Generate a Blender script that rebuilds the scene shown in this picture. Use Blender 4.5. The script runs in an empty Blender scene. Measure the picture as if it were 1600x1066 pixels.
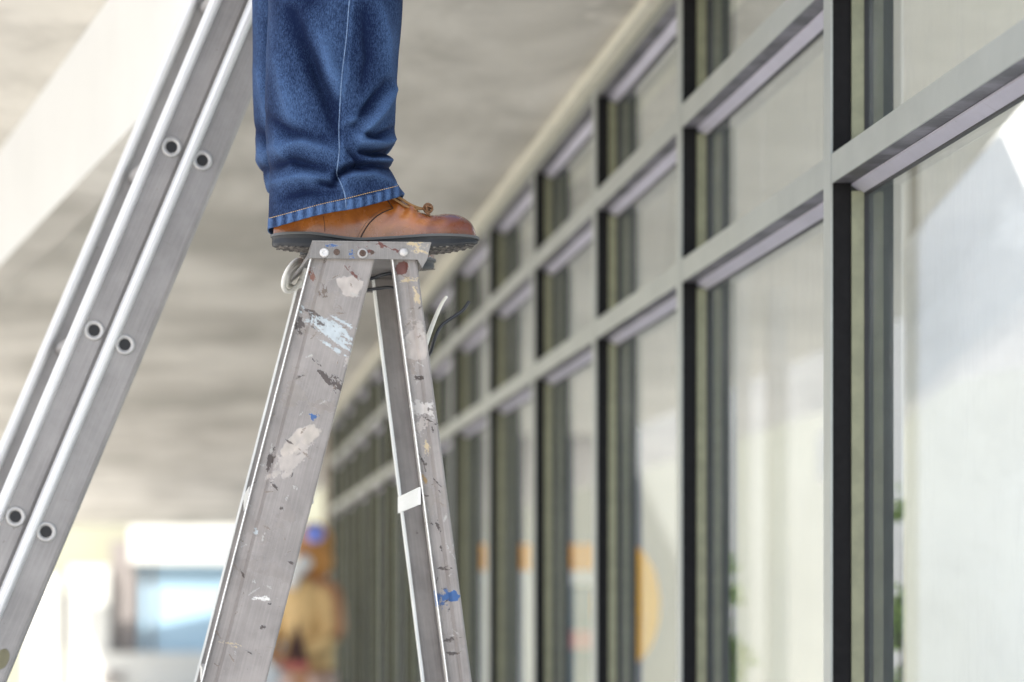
import bpy, bmesh, math, random
from mathutils import Vector, Matrix, noise
random.seed(7)
PI = math.pi
sc = bpy.context.scene
C = sc.collection

# ------------------------------------------------------------------ camera, world, sun, exposure
FPX = 4500.0            # focal length in pixels of the 1600 px wide photograph
HY, CX = 963.0, 800.0   # horizon row, centre column
EYE = 1.30
TH = math.atan(525.0/FPX)
Rv = Vector((math.cos(TH), -math.sin(TH), 0)); Fv = Vector((math.sin(TH), math.cos(TH), 0)); Uv = Vector((0, 0, 1))
CAM = Vector((0, 0, EYE))
cd = bpy.data.cameras.new('camera'); cam = bpy.data.objects.new('camera', cd); C.objects.link(cam)
cam.location = CAM; cam.rotation_euler = (PI/2, 0, -TH)
cd.sensor_width = 36; cd.lens = FPX/1600*36; cd.shift_y = (HY-533.0)/1600.0
cd.clip_start = 0.1; cd.clip_end = 900
cd.dof.use_dof = True; cd.dof.focus_distance = 4.36; cd.dof.aperture_fstop = 3.3; cd.dof.aperture_blades = 0
sc.camera = cam

SUN_EL, SUN_AZ = math.radians(55), math.radians(220)     # azimuth clockwise from +Y
w = bpy.data.worlds.new('World'); sc.world = w; w.use_nodes = True
wn = w.node_tree.nodes; wl = w.node_tree.links
sky = wn.new('ShaderNodeTexSky'); sky.sky_type = 'NISHITA'; sky.sun_disc = False
sky.sun_elevation = SUN_EL; sky.sun_rotation = SUN_AZ; sky.air_density = 1.0; sky.dust_density = 2.5; sky.ozone_density = 1.0
wl.new(sky.outputs[0], wn['Background'].inputs[0]); wn['Background'].inputs[1].default_value = 0.13
sd = bpy.data.lights.new('sun', 'SUN'); sd.energy = 4.5; sd.angle = math.radians(0.5); sd.color = (1.0, 0.95, 0.88)
sun = bpy.data.objects.new('sun', sd); C.objects.link(sun)
sdir = Vector((math.sin(SUN_AZ)*math.cos(SUN_EL), math.cos(SUN_AZ)*math.cos(SUN_EL), math.sin(SUN_EL)))
sun.rotation_euler = (-sdir).to_track_quat('-Z', 'Y').to_euler(); sun.location = (-20, -20, 30)
sc.view_settings.view_transform = 'Standard'; sc.view_settings.look = 'None'
sc.view_settings.exposure = 1.4; sc.view_settings.gamma = 1.0
sc.cycles.max_bounces = 10; sc.cycles.diffuse_bounces = 6; sc.cycles.glossy_bounces = 5; sc.cycles.transparent_max_bounces = 16
sc.cycles.use_denoising = True
sc.cycles.caustics_reflective = False; sc.cycles.caustics_refractive = False

# ------------------------------------------------------------------ geometry helpers
def P(px, py, Z):
    """photograph pixel + distance along the view axis -> world point"""
    return CAM + Rv*((px-CX)/FPX*Z) + Uv*((HY-py)/FPX*Z) + Fv*Z
def ray(px, py):
    return Rv*((px-CX)/FPX) + Uv*((HY-py)/FPX) + Fv
def onY(px, py, Y):
    d = ray(px, py); return CAM + d*(Y/d.y)
def onX(px, py, X):
    d = ray(px, py); return CAM + d*(X/d.x)

def new_obj(name, me, mat=None, parent=None):
    o = bpy.data.objects.new(name, me); C.objects.link(o)
    if mat is not None:
        for m in (mat if isinstance(mat, (list, tuple)) else [mat]): me.materials.append(m)
    if parent is not None: o.parent = parent
    return o
def obj(name, bm, mat=None, parent=None, smooth=False):
    bmesh.ops.recalc_face_normals(bm, faces=bm.faces[:])
    me = bpy.data.meshes.new(name); bm.to_mesh(me); bm.free()
    if smooth:
        for p in me.polygons: p.use_smooth = True
    return new_obj(name, me, mat, parent)
def tag(o, label=None, cat=None, group=None, kind=None):
    if label: o['label'] = label
    if cat: o['category'] = cat
    if group: o['group'] = group
    if kind: o['kind'] = kind
    return o
def empty(name, loc=(0, 0, 0)):
    o = bpy.data.objects.new(name, None); C.objects.link(o); o.location = loc; o.empty_display_size = 0.1
    return o
def keep(o, parent):
    """parent without moving"""
    o.parent = parent; o.matrix_parent_inverse = Matrix.Translation(-Vector(parent.location)); return o
def box(bm, x0, x1, y0, y1, z0, z1, mi=0):
    vs = [bm.verts.new((x, y, z)) for x in (x0, x1) for y in (y0, y1) for z in (z0, z1)]
    for f in ((0,1,3,2), (4,6,7,5), (0,4,5,1), (2,3,7,6), (0,2,6,4), (1,5,7,3)):
        bm.faces.new([vs[i] for i in f]).material_index = mi
    return vs
def boxo(name, b, mat, parent=None, bevel=0.0):
    bm = bmesh.new(); box(bm, *b)
    if bevel: bmesh.ops.bevel(bm, geom=bm.edges[:], offset=bevel, segments=2, affect='EDGES', profile=0.6)
    return obj(name, bm, mat, parent)
def prism(bm, pts, vec, mi=0):
    a = [bm.verts.new(p) for p in pts]; b = [bm.verts.new(Vector(p)+Vector(vec)) for p in pts]
    n = len(pts)
    bm.faces.new(a).material_index = mi; bm.faces.new(b[::-1]).material_index = mi
    for i in range(n): bm.faces.new((a[i], b[i], b[(i+1) % n], a[(i+1) % n])).material_index = mi
def frames(path):
    path = [Vector(p) for p in path]; out = []; up = None
    for i, p in enumerate(path):
        t = (path[min(i+1, len(path)-1)] - path[max(i-1, 0)]).normalized()
        if up is None: up = t.orthogonal().normalized()
        up = (up - t*up.dot(t)).normalized(); out.append((p, up, t.cross(up)))
    return out
def tube(bm, path, r, seg=10, mi=0, caps=True):
    rings = []
    fr = frames(path)
    for i, (p, a, b) in enumerate(fr):
        rr = r(i/(len(fr)-1)) if callable(r) else r
        rings.append([bm.verts.new(p + (a*math.cos(2*PI*k/seg) + b*math.sin(2*PI*k/seg))*rr) for k in range(seg)])
    for i in range(len(rings)-1):
        for k in range(seg):
            f = bm.faces.new((rings[i][k], rings[i][(k+1) % seg], rings[i+1][(k+1) % seg], rings[i+1][k])); f.material_index = mi
    if caps:
        bm.faces.new(rings[0][::-1]).material_index = mi; bm.faces.new(rings[-1]).material_index = mi
def smooth_path(pts, n=8):
    pts = [Vector(p) for p in pts]; out = []
    for i in range(len(pts)-1):
        p0 = pts[max(i-1, 0)]; p1 = pts[i]; p2 = pts[i+1]; p3 = pts[min(i+2, len(pts)-1)]
        for k in range(n):
            t = k/n
            out.append(0.5*((2*p1) + (p2-p0)*t + (2*p0-5*p1+4*p2-p3)*t*t + (3*p1-p0-3*p2+p3)*t*t*t))
    out.append(pts[-1]); return out
def interp(tab, x):
    """smooth interpolation in a sorted table"""
    if x <= tab[0][0]: return tab[0][1]
    for i in range(len(tab)-1):
        if x <= tab[i+1][0]:
            x1, y1 = tab[i]; x2, y2 = tab[i+1]
            m1 = (y2-tab[i-1][1])/(x2-tab[i-1][0]) if i > 0 else (y2-y1)/(x2-x1)
            m2 = (tab[i+2][1]-y1)/(tab[i+2][0]-x1) if i+2 < len(tab) else (y2-y1)/(x2-x1)
            h = x2-x1; t = (x-x1)/h
            return (2*t**3-3*t**2+1)*y1 + (t**3-2*t**2+t)*h*m1 + (-2*t**3+3*t**2)*y2 + (t**3-t**2)*h*m2
    return tab[-1][1]
def lerp(a, b, t): return a+(b-a)*t
def sstep(a, b, x):
    t = max(0, min(1, (x-a)/(b-a))); return t*t*(3-2*t)

# ------------------------------------------------------------------ material helpers
class M:
    def __init__(s, name):
        s.m = bpy.data.materials.new(name); s.m.use_nodes = True; s.nt = s.m.node_tree
        s.b = s.nt.nodes['Principled BSDF']; s.co = s.nt.nodes.new('ShaderNodeTexCoord').outputs['Object']
    def n(s, t, **kw):
        nd = s.nt.nodes.new(t)
        for k, v in kw.items(): setattr(nd, k, v)
        return nd
    def link(s, a, b): s.nt.links.new(a, b)
    def inp(s, sock, v):
        if isinstance(v, (int, float)): sock.default_value = v
        elif isinstance(v, (tuple, list)): sock.default_value = tuple(v) if len(v) != 3 or sock.type == 'VECTOR' else (*v, 1)
        else: s.link(v, sock)
    def math(s, op, a, b=0.0, c=None):
        nd = s.n('ShaderNodeMath', operation=op); s.inp(nd.inputs[0], a); s.inp(nd.inputs[1], b)
        if c is not None: s.inp(nd.inputs[2], c)
        return nd.outputs[0]
    def vmath(s, op, a, b):
        nd = s.n('ShaderNodeVectorMath', operation=op); s.inp(nd.inputs[0], a); s.inp(nd.inputs[1], b); return nd.outputs[0]
    def mapr(s, v, a, b, c=0.0, d=1.0):
        nd = s.n('ShaderNodeMapRange', interpolation_type='SMOOTHSTEP'); s.inp(nd.inputs[0], v)
        for i, x in enumerate((a, b, c, d)): nd.inputs[i+1].default_value = x
        return nd.outputs[0]
    def mapping(s, scale=(1, 1, 1), rot=(0, 0, 0), loc=(0, 0, 0), src=None):
        nd = s.n('ShaderNodeMapping'); s.link(src or s.co, nd.inputs[0])
        nd.inputs[1].default_value = loc; nd.inputs[2].default_value = rot; nd.inputs[3].default_value = scale
        return nd.outputs[0]
    def noise(s, scale, detail=4, rough=0.55, vec=None, col=False, dist=0.0):
        nd = s.n('ShaderNodeTexNoise'); s.link(vec or s.co, nd.inputs[0])
        nd.inputs['Scale'].default_value = scale; nd.inputs['Detail'].default_value = detail
        nd.inputs['Roughness'].default_value = rough; nd.inputs['Distortion'].default_value = dist
        return nd.outputs['Color' if col else 'Fac']
    def mix(s, f, a, b, mode='MIX'):
        nd = s.n('ShaderNodeMix', data_type='RGBA', blend_type=mode)
        s.inp(nd.inputs[0], f); s.inp(nd.inputs[6], a); s.inp(nd.inputs[7], b); return nd.outputs[2]
    def bump(s, h, strength=0.3, dist=0.01):
        nd = s.n('ShaderNodeBump'); nd.inputs['Strength'].default_value = strength; nd.inputs['Distance'].default_value = dist
        s.link(h, nd.inputs['Height']); s.link(nd.outputs[0], s.b.inputs['Normal']); return nd
    def set(s, col=None, rough=None, metal=None, spec=None):
        if col is not None: s.inp(s.b.inputs['Base Color'], col)
        if rough is not None: s.inp(s.b.inputs['Roughness'], rough)
        if metal is not None: s.inp(s.b.inputs['Metallic'], metal)
        if spec is not None: s.inp(s.b.inputs['Specular IOR Level'], spec)
        return s

def plain(name, col, rough=0.6, metal=0.0, var=0.15, scale=20):
    m = M(name); nz = m.noise(scale, 5)
    c = m.mix(m.mapr(nz, 0.3, 0.7), tuple(x*(1-var) for x in col), tuple(min(1, x*(1+var)) for x in col))
    m.set(c, rough, metal); m.bump(nz, 0.08, 0.002)
    return m.m

def concrete(name, dark, light, streak=(1.2, 0.12, 1), sc_=1.0):
    m = M(name)
    v1 = m.mapping(scale=streak); a = m.noise(1.6*sc_, 6, 0.6, v1, dist=0.4)
    b = m.noise(0.55*sc_, 3, 0.5); c = m.noise(30, 4)
    f = m.math('ADD', m.math('MULTIPLY', a, 0.6), m.math('MULTIPLY', b, 0.4))
    col = m.mix(m.mapr(f, 0.38, 0.62), dark, light)
    col = m.mix(m.math('MULTIPLY', m.mapr(m.noise(2.3*sc_, 5, 0.7, dist=0.8), 0.5, 0.72), 0.45), col, tuple(x*0.82 for x in dark))
    col = m.mix(m.math('MULTIPLY', m.mapr(m.noise(3.1, 6, 0.7), 0.58, 0.7), 0.35), col, tuple(x*1.35 for x in light))
    col = m.mix(m.math('MULTIPLY', c, 0.2), col, tuple(x*0.7 for x in dark))
    m.set(col, 0.85); m.bump(c, 0.15, 0.004)
    return m.m

def aluminium(name, base=(0.56, 0.54, 0.515), rough=0.42, metal=0.75, dirt=0.35, blobs=(), brushed=(60, 2, 60), spots=1.0):
    """worn aluminium; blobs = (u, s, ru, rs, angle, colour, raggedness) in object space (local x, y)"""
    m = M(name)
    br = m.noise(6, 3, 0.6, m.mapping(scale=brushed)); cl = m.noise(9, 6, 0.65); sp = m.noise(70, 3, 0.6)
    c = m.mix(m.mapr(cl, 0.32, 0.7), tuple(x*(1-dirt) for x in base), base)
    c = m.mix(m.math('MULTIPLY', m.mapr(br, 0.35, 0.75), 0.22), c, tuple(min(1, x*1.35) for x in base))
    spk = m.mapr(sp, 0.70, 0.76)
    c = m.mix(m.math('MULTIPLY', spk, 0.75*spots), c, (0.10, 0.075, 0.06))
    lg = m.mapr(m.noise(16, 5, 0.7, m.mapping(scale=(1, 2.4, 1), loc=(3, 1, 2)), dist=1.5), 0.66, 0.71)
    c = m.mix(m.math('MULTIPLY', lg, 0.5*spots), c, (0.2, 0.16, 0.13))
    met = m.math('SUBTRACT', metal, m.math('MULTIPLY', m.mapr(cl, 0.7, 0.35), 0.25))
    ro = m.math('ADD', rough, m.math('MULTIPLY', cl, 0.2))
    height = m.math('MULTIPLY', sp, 0.15)
    if blobs:
        at_ = m.n('ShaderNodeAttribute', attribute_name='paint')
        mk = at_.outputs['Alpha']; c = m.mix(mk, c, at_.outputs['Color'])
        met = m.math('MULTIPLY', met, m.math('SUBTRACT', 1.0, mk))
        height = m.math('ADD', height, m.math('MULTIPLY', mk, m.math('ADD', 0.8, m.noise(160, 4, 0.7))))
    m.set(c, ro, met)
    m.bump(height, 0.35, 0.0012)
    return m.m

def glass_mat():
    m = M('tinted glass'); nt = m.nt; nt.nodes.remove(m.b)
    out = nt.nodes['Material Output']
    tr = m.n('ShaderNodeBsdfTransparent'); tr.inputs[0].default_value = (0.90, 0.935, 0.905, 1)
    gl = m.n('ShaderNodeBsdfGlossy'); gl.inputs['Roughness'].default_value = 0.012; gl.inputs[0].default_value = (0.96, 0.96, 0.965, 1)
    fr = m.n('ShaderNodeFresnel'); fr.inputs[0].default_value = 1.52
    mx = m.n('ShaderNodeMixShader'); m.link(m.math('MINIMUM', m.math('MULTIPLY', fr.outputs[0], 1.2), 0.38), mx.inputs[0]); m.link(tr.outputs[0], mx.inputs[1]); m.link(gl.outputs[0], mx.inputs[2])
    # a film of dust and wiping smears on the pane
    df = m.n('ShaderNodeBsdfDiffuse'); df.inputs[0].default_value = (0.77, 0.77, 0.77, 1)
    d = m.math('MULTIPLY', m.mapr(m.noise(7, 6, 0.7, m.mapping(scale=(1, 1.0, 0.35))), 0.45, 0.8), 0.10)
    d = m.math('ADD', d, 0.03)
    m2 = m.n('ShaderNodeMixShader'); m.link(d, m2.inputs[0]); m.link(mx.outputs[0], m2.inputs[1]); m.link(df.outputs[0], m2.inputs[2])
    m.link(m2.outputs[0], out.inputs[0])
    return m.m

def paint_marks(me, blobs):
    """dried paint, putty and scuffs: a colour and a mask stored on the vertices of the metal; local x, y"""
    at_ = me.attributes.new('paint', 'FLOAT_COLOR', 'POINT')
    bl = [(u, s_, ru, rs, math.cos(a_), math.sin(a_), col, rag, i*7.31) for i, (u, s_, ru, rs, a_, col, rag) in enumerate(blobs)]
    out = []
    for v in me.vertices:
        x, y, z = v.co; cr = [0.5, 0.5, 0.5]; al = 0.0
        for (u, s_, ru, rs, ca, sa, col, rag, sd_) in bl:
            dx, dy = x-u, y-s_; R_ = max(ru, rs)*2.0
            if abs(dx) > R_ or abs(dy) > R_: continue
            px_, py_ = (dx*ca+dy*sa)/ru, (-dx*sa+dy*ca)/rs
            ln = math.hypot(px_, py_)
            if ln > 1.9: continue
            if rag:
                k_ = min(1.0, rs/ru*1.6)
                n1 = noise.fractal(Vector((px_*1.3, py_*1.3*(0.5+0.5*k_), sd_)), 0.6, 2.1, 4)
                n2 = noise.noise(Vector((x*420, y*420, sd_)))
                val = (1.05-ln) + n1*1.1 + n2*0.45 - (rag-0.40)*3.2
                mk = sstep(0.0, 0.22, val)*sstep(1.9, 1.2, ln)*(0.92 if ru*rs < 0.0012 else 0.42)
            else:
                n1 = noise.fractal(Vector((px_*0.9, py_*0.9, sd_)), 0.7, 2.0, 3); n2 = noise.noise(Vector((x*300, y*300, sd_)))
                val = (1.0-ln) + n1*0.30 + n2*0.06
                mk = sstep(0.0, 0.07, val)*0.96
            if mk > 0:
                tone = 1+0.22*noise.noise(Vector((x*150, y*90, sd_+3)))
                cr = [lerp(cr[i], col[i]*tone, mk if al > 0 else 1) for i in range(3)]; al = max(al, mk)
        out += [*cr, al]
    at_.data.foreach_set('color', out)

# ------------------------------------------------------------------ the place: measured numbers
XW = 1.112                                        # outer face of the glazing grid
mull_px = [1297.5, 1063.5, 930, 834, 763, 707]    # right edge of each mullion cap in the photograph
MY = [onX(x, 900, XW).y for x in mull_px]
bay = (MY[5]-MY[1])/4
while MY[-1] < 20.0: MY.append(MY[-1]+bay)
MY = [MY[0]-2*1.45, MY[0]-1.45] + MY
Z_HEAD = onX(930, 152, XW).z                      # underside of the head rail
Z_T2 = onX(1064, 164, XW).z                       # top of middle transom
Z_T1 = onX(1297.5, 241, XW).z                     # top of lower transom
HCEIL = Z_HEAD + 0.064
Y_END = MY[-1]
print('mull', [round(y, 2) for y in MY], 'z', round(Z_T1, 3), round(Z_T2, 3), round(Z_HEAD, 3), 'ceil', HCEIL)

m_ceil = concrete('board marked concrete', (0.38, 0.36, 0.315), (0.68, 0.65, 0.585), (1.0, 0.42, 1))
m_pave = concrete('pale paving', (0.52, 0.51, 0.485), (0.6, 0.59, 0.565), (1, 1, 1))
m_white = plain('white painted concrete', (0.66, 0.67, 0.665), 0.6, var=0.03, scale=2)
m_cream = plain('cream painted trim', (0.74, 0.71, 0.58), 0.5, var=0.05)
m_cap = aluminium('satin grey aluminium cap', (0.40, 0.415, 0.385), 0.36, 0.45, 0.14, brushed=(40, 1, 1), spots=0.12)
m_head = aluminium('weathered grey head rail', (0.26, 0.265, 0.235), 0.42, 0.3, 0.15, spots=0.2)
m_side = plain('black mullion side', (0.008, 0.0075, 0.008), 0.6, 0.0, 0.2, 60)  # sides coloured much darker than the grey cap face
m_side.node_tree.nodes['Principled BSDF'].inputs['Specular IOR Level'].default_value = 0.15
m_bead = plain('dark reflection glazing bead', (0.20, 0.205, 0.13), 0.45, 0.2, 0.12, 30)  # olive stands for dark surroundings reflected in grey aluminium
m_hbead = aluminium('pale reflection head bead', (0.60, 0.58, 0.66), 0.3, 0.6, 0.12, brushed=(2, 1, 2), spots=0.6)  # lavender stands for the pale ground reflected in grey aluminium
m_gask = plain('black rubber gasket', (0.015, 0.015, 0.016), 0.6)
m_intf = plain('dark green inner frame', (0.035, 0.045, 0.038), 0.5)
m_glass = glass_mat()
m_inner = plain('pale interior plaster', (0.72, 0.71, 0.64), 0.8, var=0.05, scale=2)

# ------------------------------------------------------------------ ground and ceiling
bm = bmesh.new(); vs = [bm.verts.new(p) for p in ((-400, -200, 0), (400, -200, 0), (400, 600, 0), (-400, 600, 0))]; bm.faces.new(vs)
tag(obj('ground', bm, m_pave), kind='structure')

YS = 5.55                                          # where the soffit starts
bm = bmesh.new()
prism(bm, [(-2.7, YS, HCEIL), (XW+0.5, YS, HCEIL), (XW+0.5, 46.5, HCEIL), (-2.2, 46.5, HCEIL), (-2.2, 20, HCEIL), (-2.7, 14, HCEIL)], (0, 0, 0.35))
tag(obj('ceiling', bm, m_ceil), kind='structure')
bm = bmesh.new(); box(bm, -3.6, 0.95, -0.6, 4.6, 5.6, 5.8)  # unseen canopy, added high up to keep sun off the ladder
tag(obj('ceiling', bm, m_ceil), kind='structure')
bm = bmesh.new(); box(bm, XW+0.505, 4.6, 7.45, 30, EYE+1.9, EYE+2.1)
tag(obj('ceiling', bm, m_inner), kind='structure')

# white downstand beam across the soffit
zb = 1.09 + EYE
pA = P(0, 0, 8.94); pB = P(192, 0, 6.54)
dAB = Vector((pB.x-pA.x, pB.y-pA.y, 0)).normalized()
nrm = Vector((-dAB.y, dAB.x, 0))
if nrm.x < 0: nrm = -nrm
s0 = Vector((pA.x, pA.y, 0)) - dAB*14; s1 = Vector((pB.x, pB.y, 0)) + dAB*1.25
bm = bmesh.new()
q = [s0, s1, s1+nrm*0.10, s0+nrm*0.10]
a = [bm.verts.new((p.x, p.y, zb)) for p in q]; b = [bm.verts.new((p.x, p.y, HCEIL-0.002)) for p in q]
bm.faces.new(a).material_index = 1; bm.faces.new(b)
for i in range(4): bm.faces.new((a[i], a[(i+1) % 4], b[(i+1) % 4], b[i]))
tag(obj('ceiling_beam', bm, [m_white, m_ceil]), 'white painted beam hanging below the concrete soffit at upper left', 'beam')

# ------------------------------------------------------------------ glazed wall
CAPW, CAPD, BD = 0.053, 0.036, 0.020               # cap width, black depth, bead depth
XG = XW + CAPD + BD + 0.008                        # glass plane
root = empty('glazed_wall', (XW, MY[0], 0))
tag(root, 'long aluminium framed glass wall running away beside the stepladder', 'glass wall')
def kid(o): return keep(o, root)
def cap_piece(name, y0, y1, z0, z1, vertical):
    bm = bmesh.new()
    box(bm, XW, XW+0.004, y0, y1, z0, z1, 0)
    e = 0.0008
    box(bm, XW+0.004+0.0002, XW+CAPD, y0+e, y1-e, z0+e, z1-e, 1)
    box(bm, XW+CAPD, XG+0.048, y0+0.006, y1-0.006, z0+0.006, z1-0.006, 2)
    return obj(name, bm, [m_cap, m_side, m_intf])
ztop = Z_HEAD+0.030
for k, y in enumerate(MY):
    kid(cap_piece('mullion', y, y+CAPW, 0.12, ztop-0.001, True))
zr = {'t1': (Z_T1-0.050, Z_T1), 't2': (Z_T2-0.050, Z_T2), 'hd': (Z_HEAD, ztop), 'sill': (0.07, 0.12)}
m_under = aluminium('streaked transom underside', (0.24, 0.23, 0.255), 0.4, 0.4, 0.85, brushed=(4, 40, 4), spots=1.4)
for nm, (z0, z1) in zr.items():
    for k in range(len(MY)-1):
        y0, y1 = MY[k]+CAPW+0.0005, MY[k+1]-0.0005
        bm = bmesh.new()
        box(bm, XW+0.0015, XW+0.005, y0, y1, z0, z1, 0)
        box(bm, XW+0.0052, XW+CAPD, y0, y1, z0+0.0008, z1-0.0008, 1)
        box(bm, XW+CAPD, XG+0.03, y0, y1, z0+0.008, z1-0.008, 2)
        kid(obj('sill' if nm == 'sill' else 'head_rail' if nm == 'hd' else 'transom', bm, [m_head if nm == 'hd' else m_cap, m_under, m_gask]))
rows = [(0.12, Z_T1-0.050), (Z_T1, Z_T2-0.050), (Z_T2, Z_HEAD)]
for k in range(len(MY)-1):
    y0, y1 = MY[k]+CAPW, MY[k+1]
    for (z0, z1) in rows:
        # glazing beads round the pane: reflections painted in, olive on the uprights, lavender on head and foot
        bm = bmesh.new(); xa, xb = XW+CAPD+0.0003, XW+CAPD+BD
        def bead(pts, vec, mi): prism(bm, pts, vec, mi)
        bead([(xa, y0, z0), (xb, y0, z0), (xb, y0+0.012, z0), (xa, y0+0.004, z0)], (0, 0, z1-z0-0.0132), 0)
        bead([(xa, y1, z0), (xb, y1, z0), (xb, y1-0.012, z0), (xa, y1-0.004, z0)], (0, 0, z1-z0-0.0132), 0)
        bead([(xa, y0+0.0005, z1), (xb, y0+0.0005, z1), (xb, y0+0.0005, z1-0.0165), (xa, y0+0.0005, z1-0.0035)], (0, y1-y0-0.001, 0), 1)
        bead([(xa, y0+0.013, z0), (xb, y0+0.013, z0), (xb, y0+0.013, z0+0.010), (xa, y0+0.013, z0+0.004)], (0, y1-y0-0.026, 0), 1)
        g = 0.009; xc = XG-0.0005
        box(bm, xb+0.0002, xc, y0, y0+0.015, z0, z1, 2); box(bm, xb+0.0002, xc, y1-0.015, y1, z0, z1, 2)
        box(bm, xb+0.0002, xc, y0+0.0151, y1-0.0151, z1-0.020, z1, 2); box(bm, xb+0.0002, xc, y0+0.0151, y1-0.0151, z0, z0+0.015, 2)
        wf = kid(obj('window_frame', bm, [m_bead, m_hbead, m_gask]))
        bm = bmesh.new()
        v = [bm.verts.new(p) for p in ((XG, y0-0.004, z0-0.004), (XG, y0-0.004, z1+0.004), (XG, y1+0.004, z1+0.004), (XG, y1+0.004, z0-0.004))]
        bm.faces.new(v)
        me_ = bpy.data.meshes.new('pane'); bm.to_mesh(me_); bm.free(); pn = new_obj('pane', me_, m_glass)
        pn.parent = wf
kid(boxo('base_plinth', (XW+0.01, XG+0.12, MY[0], Y_END+CAPW, 0, 0.0695), m_cap))
kid(boxo('end_post', (XW-0.012, XG+0.14, Y_END+CAPW+0.001, Y_END+0.16, 0, ztop), m_cap))
kid(boxo('header_trim', (XW-0.03, XW+0.19, YS+0.01, Y_END+0.16, ztop+0.003, HCEIL-0.002), m_cream, bevel=0.003))
kid(boxo('header_panel', (XW+0.003, XW+0.19, MY[0], YS, ztop+0.003, HCEIL+0.3), m_cap))
# drops of water and sealant hanging in the corner of the near frame
bm = bmesh.new()
for k in range(7):
    p = Vector((XW+CAPD+0.002+0.001*k, MY[2]+CAPW+0.006+0.006*k+random.uniform(-.002, .002), zr['t1'][0]-0.004))
    bmesh.ops.create_uvsphere(bm, u_segments=8, v_segments=6, radius=random.uniform(.0008, .0018), matrix=Matrix.Translation(p))
kid(obj('sealant_beads', bm, plain('pale sealant', (0.7, 0.66, 0.5), 0.4), smooth=True))

# unseen parapet added above the glass wall to block the sun
bm = bmesh.new(); box(bm, XW+0.21, XW+0.49, MY[0], Y_END+25, HCEIL+0.36, HCEIL+0.75)
tag(obj('upper_wall', bm, m_ceil), 'unseen concrete parapet added above the glass wall to block sun', 'wall')

# ------------------------------------------------------------------ inside the building
def onIn(px, Z, py=900): return P(px, py, Z)
def column(px0, px1, Z, z1, mat, label):
    a_, b_ = P(px0, 900, Z), P(px1, 900, Z); bm = bmesh.new()
    d = (b_-a_); d.z = 0; n2 = Vector((-d.y, d.x, 0)).normalized()*abs(d.length)
    if n2.y < 0: n2 = -n2
    prism(bm, [(a_.x, a_.y, 0.002), (b_.x, b_.y, 0.002), (b_.x+n2.x, b_.y+n2.y, 0.002), (a_.x+n2.x, a_.y+n2.y, 0.002)], (0, 0, z1))
    bmesh.ops.bevel(bm, geom=bm.edges[:], offset=0.01, segments=2, affect='EDGES')
    c = obj('column', bm, mat); tag(c, label, 'column'); return c
column(1150, 1172, 12.0, HCEIL, m_white, 'slim white column behind the second window bay from the right, nearer the black mullion')
column(1200, 1232, 12.6, HCEIL, m_white, 'wider white column behind the second window bay from the right, in the middle of the pane')
column(1422, 1436, 9.0, HCEIL, plain('brown grey column', (0.30, 0.28, 0.22), 0.7), 'thin grey-brown column behind the rightmost pane beside the white wall')
# white interior wall with a clipped upper corner
ZI = 7.2
pts = [(1432, 1400), (1432, 372), (1446, 345), (1640, 118), (1900, -180), (1900, 1400)]
W = [P(x, y, ZI) for x, y in pts]
W[0].z = 0.002; W[-1].z = 0.002
bm = bmesh.new(); prism(bm, W, Fv*0.22)
bmesh.ops.bevel(bm, geom=[e for e in bm.edges], offset=0.008, segments=2, affect='EDGES')
m_iw = concrete('white limewash', (0.86, 0.86, 0.87), (0.92, 0.92, 0.93), (1, 1, 0.3))
tag(obj('interior_wall', bm, m_iw), 'white wall with a slanting top edge behind the rightmost pane', 'wall')
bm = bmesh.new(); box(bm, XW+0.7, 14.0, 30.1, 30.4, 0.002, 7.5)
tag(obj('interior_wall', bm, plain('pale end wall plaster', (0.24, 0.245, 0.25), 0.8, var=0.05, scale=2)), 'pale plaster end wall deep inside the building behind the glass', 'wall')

# white kiosk with orange band
zt = EYE + (HY-850)/FPX*14.2; zo = EYE + (HY-891)/FPX*14.2
a_ = P(728, 900, 14.2); b_ = P(952, 900, 14.2)
kr = empty('kiosk', (a_.x, a_.y, 0)); tag(kr, 'white kiosk with a bright orange band round its top, seen through the glass', 'kiosk')
m_or = plain('orange paint', (1.0, 0.38, 0.003), 0.5, var=0.04); m_kw = plain('white kiosk panel', (0.82, 0.82, 0.86), 0.5, var=0.03)
m_kb = plain('blue grey panel', (0.20, 0.27, 0.33), 0.5); m_kp = plain('pink poster', (0.65, 0.25, 0.28), 0.6)
def quadbox(name, pa, pb, z0, z1, dep, mat, parent):
    bm = bmesh.new(); prism(bm, [(pa.x, pa.y, z0), (pb.x, pb.y, z0), (pb.x, pb.y, z1), (pa.x, pa.y, z1)], Fv*dep)
    o = obj(name, bm, mat); keep(o, parent); return o
quadbox('body', a_, b_, 0.002, zo-0.003, 0.8, m_kw, kr); quadbox('top_band', a_-Rv*0.01, b_+Rv*0.01, zo, zt, 0.82, m_or, kr)
quadbox('window', P(876, 900, 14.17), P(925, 900, 14.17), 0.9, EYE+(HY-915)/FPX*14.17, 0.025, m_kb, kr)
quadbox('poster', P(876, 900, 14.14), P(925, 900, 14.14), 1.14, 1.23, 0.02, m_kp, kr)
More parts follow.
